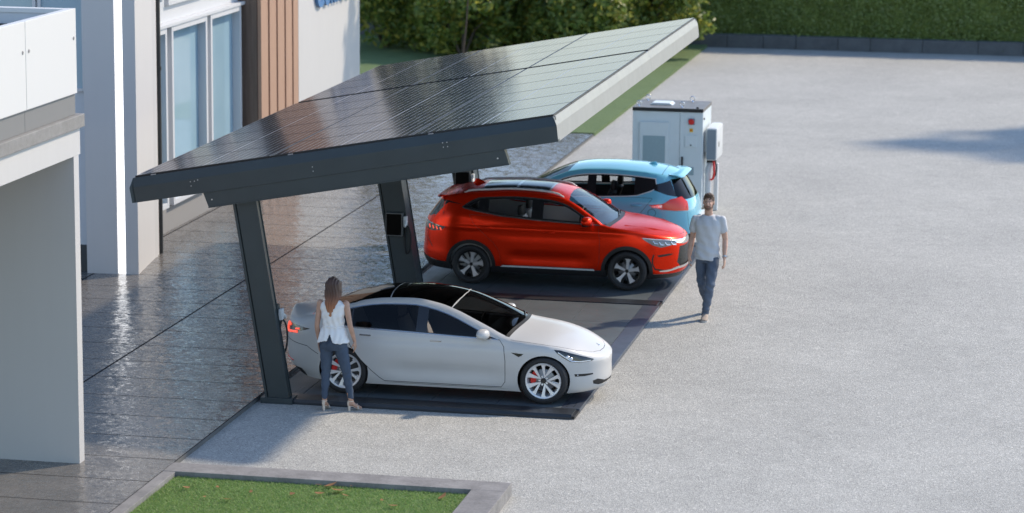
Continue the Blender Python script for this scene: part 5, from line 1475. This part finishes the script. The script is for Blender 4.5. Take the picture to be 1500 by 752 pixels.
def shoe(parent, an, yaw, pitch, m, sole, L=.27, W_=.048):
    Mx = Matrix.Translation(an) @ Matrix.Rotation(yaw, 4, 'Z') @ Matrix.Rotation(pitch, 4, 'X')
    b = MB()
    b.loft([((0, .065, -.035), (W_ * .75, 0, 0), (0, 0, .045)), ((0, .03, -.025), (W_ * .9, 0, 0), (0, 0, .058)), ((0, -.04, -.035), (W_ * .95, 0, 0), (0, 0, .048)), ((0, -.11, -.055), (W_ * 1.05, 0, 0), (0, 0, .030)), ((0, -.165, -.062), (W_ * .95, 0, 0), (0, 0, .023)), ((0, -L + .075, -.066), (W_ * .55, 0, 0), (0, 0, .016))], 18, power=2.4, M=Mx)
    o = b.build('shoe', m, parent, 60)
    b = MB(); pts = [(W_ * .78, .07), (W_ * .9, 0), (W_ * 1.0, -.08), (W_ * 1.1, -.13), (W_ * .9, -.18), (W_ * .4, -L + .068)]
    b.prism(pts + [(-x_, y_) for x_, y_ in pts[::-1]], 2, -.092, -.068, M=Mx); b.build('sole', sole, o)
    return o
shoe(mn, LAN + Vector((0, 0, .0)), R(4), 0, M['shoe_m'], M['sole']); shoe(mn, RAN + Vector((0, 0, .0)), R(-4), R(32), M['shoe_m'], M['sole'])
b = MB(); dw = (LWR - LEL).normalized(); c0 = LWR - dw * .012
q = dw.to_track_quat('Z', 'Y').to_matrix().to_4x4()
b.lathe([(.030, -.012), (.034, -.010), (.034, .010), (.030, .012)], 20, 'z', M=Matrix.Translation(c0) @ q, close=True); b.lathe([(0, .034), (.016, .034), (.016, .042), (0, .042)], 16, 'x', M=Matrix.Translation(c0) @ q)
b.build('wristwatch', M['silver'], mn, 40)

# ---- woman seen from behind, looking at the white car
wm = thing('person', 'woman with long brown hair, white sleeveless blouse and dark jeans, seen from behind', 'person', (.055, -.74, 0), PI, 1.105)
WH = (.0, -.03, 1.585)
LSH, RSH = Vector((.165, .0, 1.375)), Vector((-.165, .0, 1.375))      # local +x is to the left in the picture
LEL, REL = Vector((.205, .025, 1.085)), Vector((-.225, .02, 1.10))
LWR, RWR = Vector((.195, -.045, .865)), Vector((-.262, -.06, .885))
LHIP, RHIP = Vector((.082, 0, .88)), Vector((-.082, 0, .88))
LKN, RKN = Vector((.105, -.03, .48)), Vector((-.165, -.03, .48))
LAN, RAN = Vector((.108, .03, .125)), Vector((-.222, -.02, .125))
b = MB()
head(b, WH, True); limb(b, [(0, .015, 1.40), (.0, -.005, 1.51)], [.048, .043])
ell(b, [(0, 0, .86, .160, .108), (0, 0, .95, .155, .10), (0, 0, 1.08, .118, .082), (0, 0, 1.22, .138, .098), (0, .0, 1.31, .148, .095), (0, .008, 1.38, .130, .072), (0, .01, 1.42, .07, .055)])
limb(b, [LSH, LSH.lerp(LEL, .4), LEL, LEL.lerp(LWR, .35), LWR], [.044, .039, .032, .033, .021]); limb(b, [RSH, RSH.lerp(REL, .4), REL, REL.lerp(RWR, .35), RWR], [.044, .039, .032, .033, .021])
hand(b, LWR, (-.06, -.1, -1), (-1, .2, 0), 1, .6, .88); hand(b, RWR, (-.05, -.15, -1), (1, -.2, 0), -1, .6, .88)
limb(b, [LHIP, LKN, LKN.lerp(LAN, .35), LAN], [.085, .050, .046, .030]); limb(b, [RHIP, RKN, RKN.lerp(RAN, .35), RAN], [.085, .050, .046, .030])
for an, yw in ((LAN, .15), (RAN, -.9)):
    d = Vector((-.12 if yw > 0 else -.75, -1 if yw > 0 else -.65, 0)).normalized()
    limb(b, [an, an + Vector((0, 0, -.035)) - d * .02], [.030, .027]); limb(b, [an + Vector((0, 0, -.02)), an + d * .075 + Vector((0, 0, -.075)), an + d * .135 + Vector((0, 0, -.098))], [.030, .028, .018])
voxel(b, 'body', M['skin_w'], wm, .0058, 4)
face(wm, WH, False)
x, y, z = WH
b = MB()
b.ball((x, y + .028, z + .030), (.088, .104, .098)); ell(b, [(x, y + .045, z + .05, .088, .088), (x, y + .062, z - .04, .096, .078), (x, y + .085, z - .13, .096, .062), (x + .005, y + .115, z - .20, .080, .042), (x + .012, y + .125, z - .28, .052, .030), (x + .016, y + .122, z - .345, .026, .018), (x + .018, y + .118, z - .39, .010, .009)], power=2)
for s in (-1, 1): b.loft([((x + s * .075, y - .02, z + .05), (.022, 0, 0), (0, .05, 0)), ((x + s * .084, y + .0, z - .06), (.022, 0, 0), (0, .045, 0)), ((x + s * .078, y + .04, z - .16), (.016, 0, 0), (0, .03, 0))], 12)
def wh(c): return .0042 * np.sin(c[:, 0] * 190 + 2.2 * np.sin(c[:, 2] * 22)) + .0035 * np.sin(c[:, 0] * 80 + c[:, 2] * 16)
voxel(b, 'hair', M['hair_w'], wm, .006, 3, wh)
b = MB()   # sleeveless blouse, gathered at the waist, split at the back hem
ell(b, [(0, .008, .885, .205, .166), (0, .008, .93, .194, .155), (0, .004, 1.0, .170, .134), (0, .0, 1.06, .142, .108), (0, .0, 1.085, .134, .102), (0, 0, 1.12, .134, .100), (0, 0, 1.22, .150, .112), (0, 0, 1.31, .162, .108), (0, .008, 1.365, .160, .088), (0, .012, 1.395, .130, .074), (0, .012, 1.412, .09, .062)], power=2.4)
up = voxel(b, 'blouse', M['blouse'], wm, .007, 4, lambda c: .006 * np.sin(c[:, 0] * 85 + 2 * np.sin(c[:, 2] * 14)) * np.clip((1.36 - c[:, 2]) / .2, 0, 1) + .004 * np.sin(c[:, 2] * 60 + c[:, 0] * 30) * np.clip((c[:, 2] - 1.05) / .1, .2, 1))
bm = bmesh.new(); bm.from_mesh(up.data)
bmesh.ops.delete(bm, geom=[v for v in bm.verts if (v.co.y > .03 and abs(v.co.x - .008) < (1.005 - v.co.z) * .36) or v.co.z < .888 + .03 * math.sin(v.co.x * 14 + 1)], context='VERTS')
bm.to_mesh(up.data); bm.free()
b = MB(); b.tube([(math.cos(a) * .137, math.sin(a) * .105, 1.085 + .004 * math.sin(a * 5)) for a in [2 * PI * k / 40 for k in range(41)]], .008, 8); b.build('waist_tie', M['blouse'], wm, 60)
b = MB()
ell(b, [(0, 0, .78, .140, .100), (0, .012, .86, .167, .124), (0, .008, .94, .156, .110), (0, 0, 1.07, .120, .088)])
for s in (-1, 1): b.ball((s * .078, .036, .865), (.083, .083, .092))
limb(b, [LHIP, LHIP.lerp(LKN, .5), LKN, LKN.lerp(LAN, .38), LAN + Vector((0, 0, .05))], [.095, .079, .058, .054, .036]); limb(b, [RHIP, RHIP.lerp(RKN, .5), RKN, RKN.lerp(RAN, .38), RAN + Vector((0, 0, .05))], [.095, .079, .058, .054, .036])
def ww(c): return .004 * np.sin(c[:, 2] * 75 + c[:, 0] * 30) * np.clip(1 - np.abs(c[:, 2] - .47) / .12, 0, 1) + .003 * np.sin(c[:, 2] * 50 + c[:, 0] * 70)
voxel(b, 'jeans', M['jean_w'], wm, .007, 4, ww)
for an, d in ((LAN, Vector((-.12, -1, 0)).normalized()), (RAN, Vector((-.75, -.65, 0)).normalized())):
    up_ = Vector((0, 0, 1)); sd = d.cross(up_)
    b = MB()
    b.loft([(an - d * .032 + up_ * -.058, sd * .024, up_ * .006), (an + d * .02 + up_ * -.070, sd * .028, up_ * .006), (an + d * .08 + up_ * -.108, sd * .036, up_ * .006), (an + d * .155 + up_ * -.119, sd * .030, up_ * .005)], 14)
    b.tube([an - d * .022 + up_ * -.06, an - d * .026 + up_ * -.123], [.020, .014], 10)
    b.loft([(an - d * .040 + up_ * -.058, sd * .012, d * .006), (an - d * .042 + up_ * -.02, sd * .020, d * .006), (an - d * .036 + up_ * .012, sd * .014, d * .005)], 12)
    b.tube([an + up_ * .0 + sd * .031 * math.cos(a) + d * .031 * math.sin(a) for a in [2 * PI * k / 20 for k in range(21)]], .005, 6)
    b.tube([an + d * .085 + up_ * -.10 + sd * .036, an + d * .085 + up_ * -.052, an + d * .085 + up_ * -.10 - sd * .036], [.01, .012, .01], 8)
    b.build('sandal', M['shoe_w'], wm, 60)
# ------------------------------------------------------------------ vegetation
def leaf_cloud(pts, L, Wd, rg, up=.35, outc=None):
    """one bent leaf (2 quads) per point; returns verts, faces"""
    n = len(pts)
    ax = rg.normal(size=(n, 3)); ax[:, 2] = ax[:, 2] * .7 - .15
    ax /= np.linalg.norm(ax, axis=1)[:, None]
    nr = rg.normal(size=(n, 3)) * .75 + np.array([0, 0, up])
    if outc is not None:
        o = pts - outc; o /= np.linalg.norm(o, axis=1)[:, None] + 1e-9; nr += o * 1.1
    nr -= (nr * ax).sum(1)[:, None] * ax; nr /= np.linalg.norm(nr, axis=1)[:, None] + 1e-9
    sd = np.cross(ax, nr)
    l = L * rg.uniform(.6, 1.25, n)[:, None]; w = Wd * rg.uniform(.7, 1.2, n)[:, None]
    a = pts - ax * l * .5; b = pts + ax * l * .5
    m1 = pts + sd * w * .5 - nr * w * .18 - ax * l * .06; m2 = pts - sd * w * .5 - nr * w * .18 - ax * l * .06
    t1 = pts + ax * l * .24 + sd * w * .33; t2 = pts + ax * l * .24 - sd * w * .33
    V = np.stack([a, m1, t1, b, t2, m2], 1).reshape(-1, 3)
    k = np.arange(n)[:, None] * 6
    F = np.concatenate([k + np.array([0, 1, 2, 3]), k + np.array([0, 3, 4, 5])], 0)
    return V, F
def mesh_from(V, F, name, m, parent=None):
    me = bpy.data.meshes.new(name); me.from_pydata(V.tolist(), [], F.tolist()); me.materials.append(m)
    return link(bpy.data.objects.new(name, me), parent)
def clumpy(c, r, n, rg, k=14, spread=.42):
    """points in uneven clumps filling an ellipsoid"""
    c, r = np.array(c), np.array(r)
    d = rg.normal(size=(k, 3)); d /= np.linalg.norm(d, axis=1)[:, None]
    cc = d * rg.uniform(.35, .95, k)[:, None] ** .6
    i = rg.integers(0, k, n)
    q = rg.normal(size=(n, 3)); q /= np.linalg.norm(q, axis=1)[:, None]
    p = cc[i] + q * (rg.uniform(0, 1, n) ** .45)[:, None] * spread * rg.uniform(.7, 1.2, k)[i][:, None]
    return c + p * r
M['leaf_shrub'] = leafmat('shrub_leaves', [(.14, .21, .035), (.19, .27, .055), (.27, .32, .07), (.14, .22, .055), (.34, .38, .09), (.50, .45, .08), (.20, .28, .09), (.09, .14, .035)], .42, .55)
M['leaf_hedge'] = leafmat('hedge_leaves', [(.16, .22, .05), (.19, .26, .06), (.22, .29, .08), (.14, .20, .05), (.28, .34, .14)], .5, .15)
M['leaf_tree'] = leafmat('tree_leaves', [(.035, .065, .015), (.05, .09, .02), (.075, .11, .03)], .5)
def plant(name, label, cat, group, base, crown_c, crown_r, n, L, Wd, seed, m, stems=5, sr=.04, k=14, spread=.42):
    rg = np.random.default_rng(seed)
    t = thing(name, label, cat, base, group=group)
    bx, by, bz = base
    b = MB()
    for s in range(stems):
        a = 2 * PI * s / max(1, stems) + rg.uniform(0, 1); e = rg.uniform(.35, .8)
        tip = Vector((crown_c[0] + math.cos(a) * crown_r[0] * e, crown_c[1] + math.sin(a) * crown_r[1] * e, crown_c[2] + crown_r[2] * rg.uniform(-.1, .7)))
        p0 = Vector((math.cos(a) * sr * .6, math.sin(a) * sr * .6, -.03)) if stems > 1 else Vector((0, 0, -.03))
        mid = p0.lerp(tip, .5) + Vector((rg.normal() * .12, rg.normal() * .12, crown_r[2] * .15))
        b.tube([p0, p0.lerp(mid, .6) + Vector((0, 0, .05)), mid, tip], [sr, sr * .8, sr * .55, sr * .15], 7)
    b.build('trunk', M['bark'], t, 60)
    P = clumpy(crown_c, crown_r, n, rg, k, spread)
    P = P[P[:, 2] > .08]
    V, F = leaf_cloud(P, L, Wd, rg, outc=np.array(crown_c))
    mesh_from(V, F, 'crown', m, t)
    return t
SH = [(-10.4, 44.2, 3.6, 'leftmost of the large leaved shrubs before the hedge, half behind the white wall'), (-8.5, 43.4, 3.2, 'large leaved shrub seen just right of the white wall, over the roof edge'),
      (-6.7, 44.3, 3.7, 'third large leaved shrub from the white wall'), (-4.9, 43.6, 3.3, 'large leaved shrub behind the middle of the carport roof'),
      (-9.5, 45.9, 3.5, 'large leaved shrub in the back row close to the white wall'), (-7.6, 42.3, 2.6, 'lower large leaved shrub standing out in front of its row'), (-5.8, 45.9, 3.5, 'large leaved shrub in the back row over the left part of the roof'),
      (-4.0, 42.4, 2.5, 'lower large leaved shrub in front of the row, over the middle of the roof'), (-2.9, 45.9, 3.3, 'large leaved shrub in the back row near the raised roof corner'),
      (-3.2, 44.4, 3.4, 'second shrub from the right end of the large leaved row'), (-2.3, 43.9, 3.0, 'rightmost large leaved shrub, behind the raised roof corner')]
for i, (x, y, h, lab) in enumerate(SH):
    plant('shrub', lab, 'shrub', 'large leaved shrubs before the hedge', (x, y, ZS), (0, 0, h * .52), (1.6, 1.2, h * .52), 4600, .22, .115, 20 + i, M['leaf_shrub'], 6, .04, 22, .40)
# clipped hedge: woody core frame with dense small leaves
rg = np.random.default_rng(5)
hx0, hx1, hy0, hy1, hh = -14.0, 15.0, 48.1, 49.5, 2.7
n = 60000
f = rg.uniform(0, 1, n)
P = np.stack([rg.uniform(hx0, hx1, n), np.where(f < .75, hy0 + .10 - np.abs(rg.normal(size=n)) * .085, rg.uniform(hy0, hy1, n)), rg.uniform(.05, hh, n)], 1)
top = f > .85; P[top, 2] = hh - np.abs(rg.normal(size=top.sum())) * .12
P[:, 1] += .10 * np.sin(P[:, 0] * 2.3 + P[:, 2] * 3) * .5 + .05 * np.sin(P[:, 0] * 7.1) ; P[:, 2] += .05 * np.sin(P[:, 0] * 3.7)
low = P[:, 2] < .42; P[low, 1] -= .10
V, F = leaf_cloud(P, .105, .055, rg, up=.45, outc=np.stack([P[:, 0], P[:, 1] + 1.0, P[:, 2] - .3], 1))
hd = thing('hedge', 'long clipped green hedge standing behind the low dark kerb wall', 'hedge', (.5, 48.8, 0))
mesh_from(V - np.array([.5, 48.8, 0]), F, 'foliage', M['leaf_hedge'], hd)
M['hedgecore'] = mk_lawn('hedge_inside', (.11, .16, .035), (.17, .23, .055), (.24, .30, .10))
b = MB()
nx = 60
for i in range(nx):
    x = hx0 + (hx1 - hx0) * (i + .5) / nx
    b.tube([(x - .5, .0, -.02), (x - .5 + rg.normal() * .05, rg.normal() * .1, 1.2), (x - .5 + rg.normal() * .15, rg.normal() * .2, 2.4)], [.03, .025, .01], 6)
b.build('stems', M['bark'], hd)
MB().box(hx0 - .5 + .2, hx1 - .5 - .2, -.56, .6, .0, hh - .15, .15).build('inner_mass', M['hedgecore'], hd)
# taller trees beyond the hedge (mirrored in the solar panels) and the one right of the view whose shadow falls on the gravel
for i, (x, y, h, r) in enumerate(((-21.5, 54, 10, 3.2), (-17.3, 56, 11.5, 3.0), (-13.6, 54.5, 10.5, 2.5))):
    plant('tree', 'tall leafy tree growing beyond the hedge, mirrored in the solar panels', 'tree', 'trees beyond the hedge', (x, y, 0), (0, 0, h * .60), (r, r, h * .42), 2600, .50, .30, 60 + i, M['leaf_tree'], 4, .16, 20, .42)
plant('tree', 'slender tree on the lawn edge, crown above the picture, shading the white wall corner', 'tree', None, (-4.55, 27.7, ZS), (.15, -1.8, 4.5), (.95, .9, .95), 1100, .22, .12, 90, M['leaf_tree'], 1, .035, 16, .42)
plant('tree', 'round tree right of the view whose shadow lies on the gravel', 'tree', None, (17.5, 36.4, 0), (0, 0, 8.9), (3.6, 2.7, 2.0), 3800, .36, .22, 80, M['leaf_tree'], 4, .14, 22, .42)
# ------------------------------------------------------------------ camera, light, world
cam = bpy.data.cameras.new('camera'); co = bpy.data.objects.new('camera', cam); COL.objects.link(co)
RT, DN, FW = Vector((0.9800488650532041, 0.19858424202827327, 0.008277736766926952)), Vector((0.0438806255147229, -0.17556321581194947, -0.9834897294624909)), Vector((-0.1938522963814538, 0.964231225418376, -0.18077453115915962))
CAMLOC = Vector((9.98088449, -37.59686243, 9.19748576))
mw = Matrix(((RT.x, -DN.x, -FW.x, CAMLOC.x), (RT.y, -DN.y, -FW.y, CAMLOC.y), (RT.z, -DN.z, -FW.z, CAMLOC.z), (0, 0, 0, 1)))
co.matrix_world = mw
cam.sensor_width = 36; cam.lens = 4116.74 / 1500 * 36
cam.clip_end = 2000; cam.clip_start = .5
cam.dof.use_dof = True; cam.dof.focus_distance = 39.5; cam.dof.aperture_fstop = 1.5
scene.camera = co
SUN = Vector((.83, .81, 1.0)).normalized()
sl_ = bpy.data.lights.new('sun', 'SUN'); so = bpy.data.objects.new('sun', sl_); COL.objects.link(so)
sl_.energy = 2.6; sl_.angle = R(2.8); sl_.color = (1, .85, .66)
so.rotation_euler = (-SUN).to_track_quat('-Z', 'Y').to_euler(); so.location = SUN * 80
w = bpy.data.worlds.new('World'); scene.world = w; w.use_nodes = True
nt = w.node_tree; bg = nt.nodes['Background']
sky = nt.nodes.new('ShaderNodeTexSky'); sky.sky_type = 'NISHITA'; sky.sun_disc = False
sky.sun_elevation = math.asin(SUN.z); sky.sun_rotation = math.atan2(SUN.x, SUN.y)
sky.air_density = 1.0; sky.dust_density = .3; sky.ozone_density = 1.6
nt.links.new(sky.outputs[0], bg.inputs[0]); bg.inputs[1].default_value = .15
vs = scene.view_settings; vs.view_transform = 'Standard'; vs.look = 'None'; vs.exposure = .78; vs.gamma = 1.0; vs.use_curve_mapping = False
scene.render.engine = 'CYCLES'
cy = scene.cycles
cy.use_denoising = True; cy.max_bounces = 7; cy.diffuse_bounces = 3; cy.glossy_bounces = 4; cy.transparent_max_bounces = 10; cy.transmission_bounces = 4
cy.sample_clamp_indirect = 4; cy.caustics_reflective = False; cy.caustics_refractive = False
try: cy.denoiser = 'OPENIMAGEDENOISE'
except Exception: pass
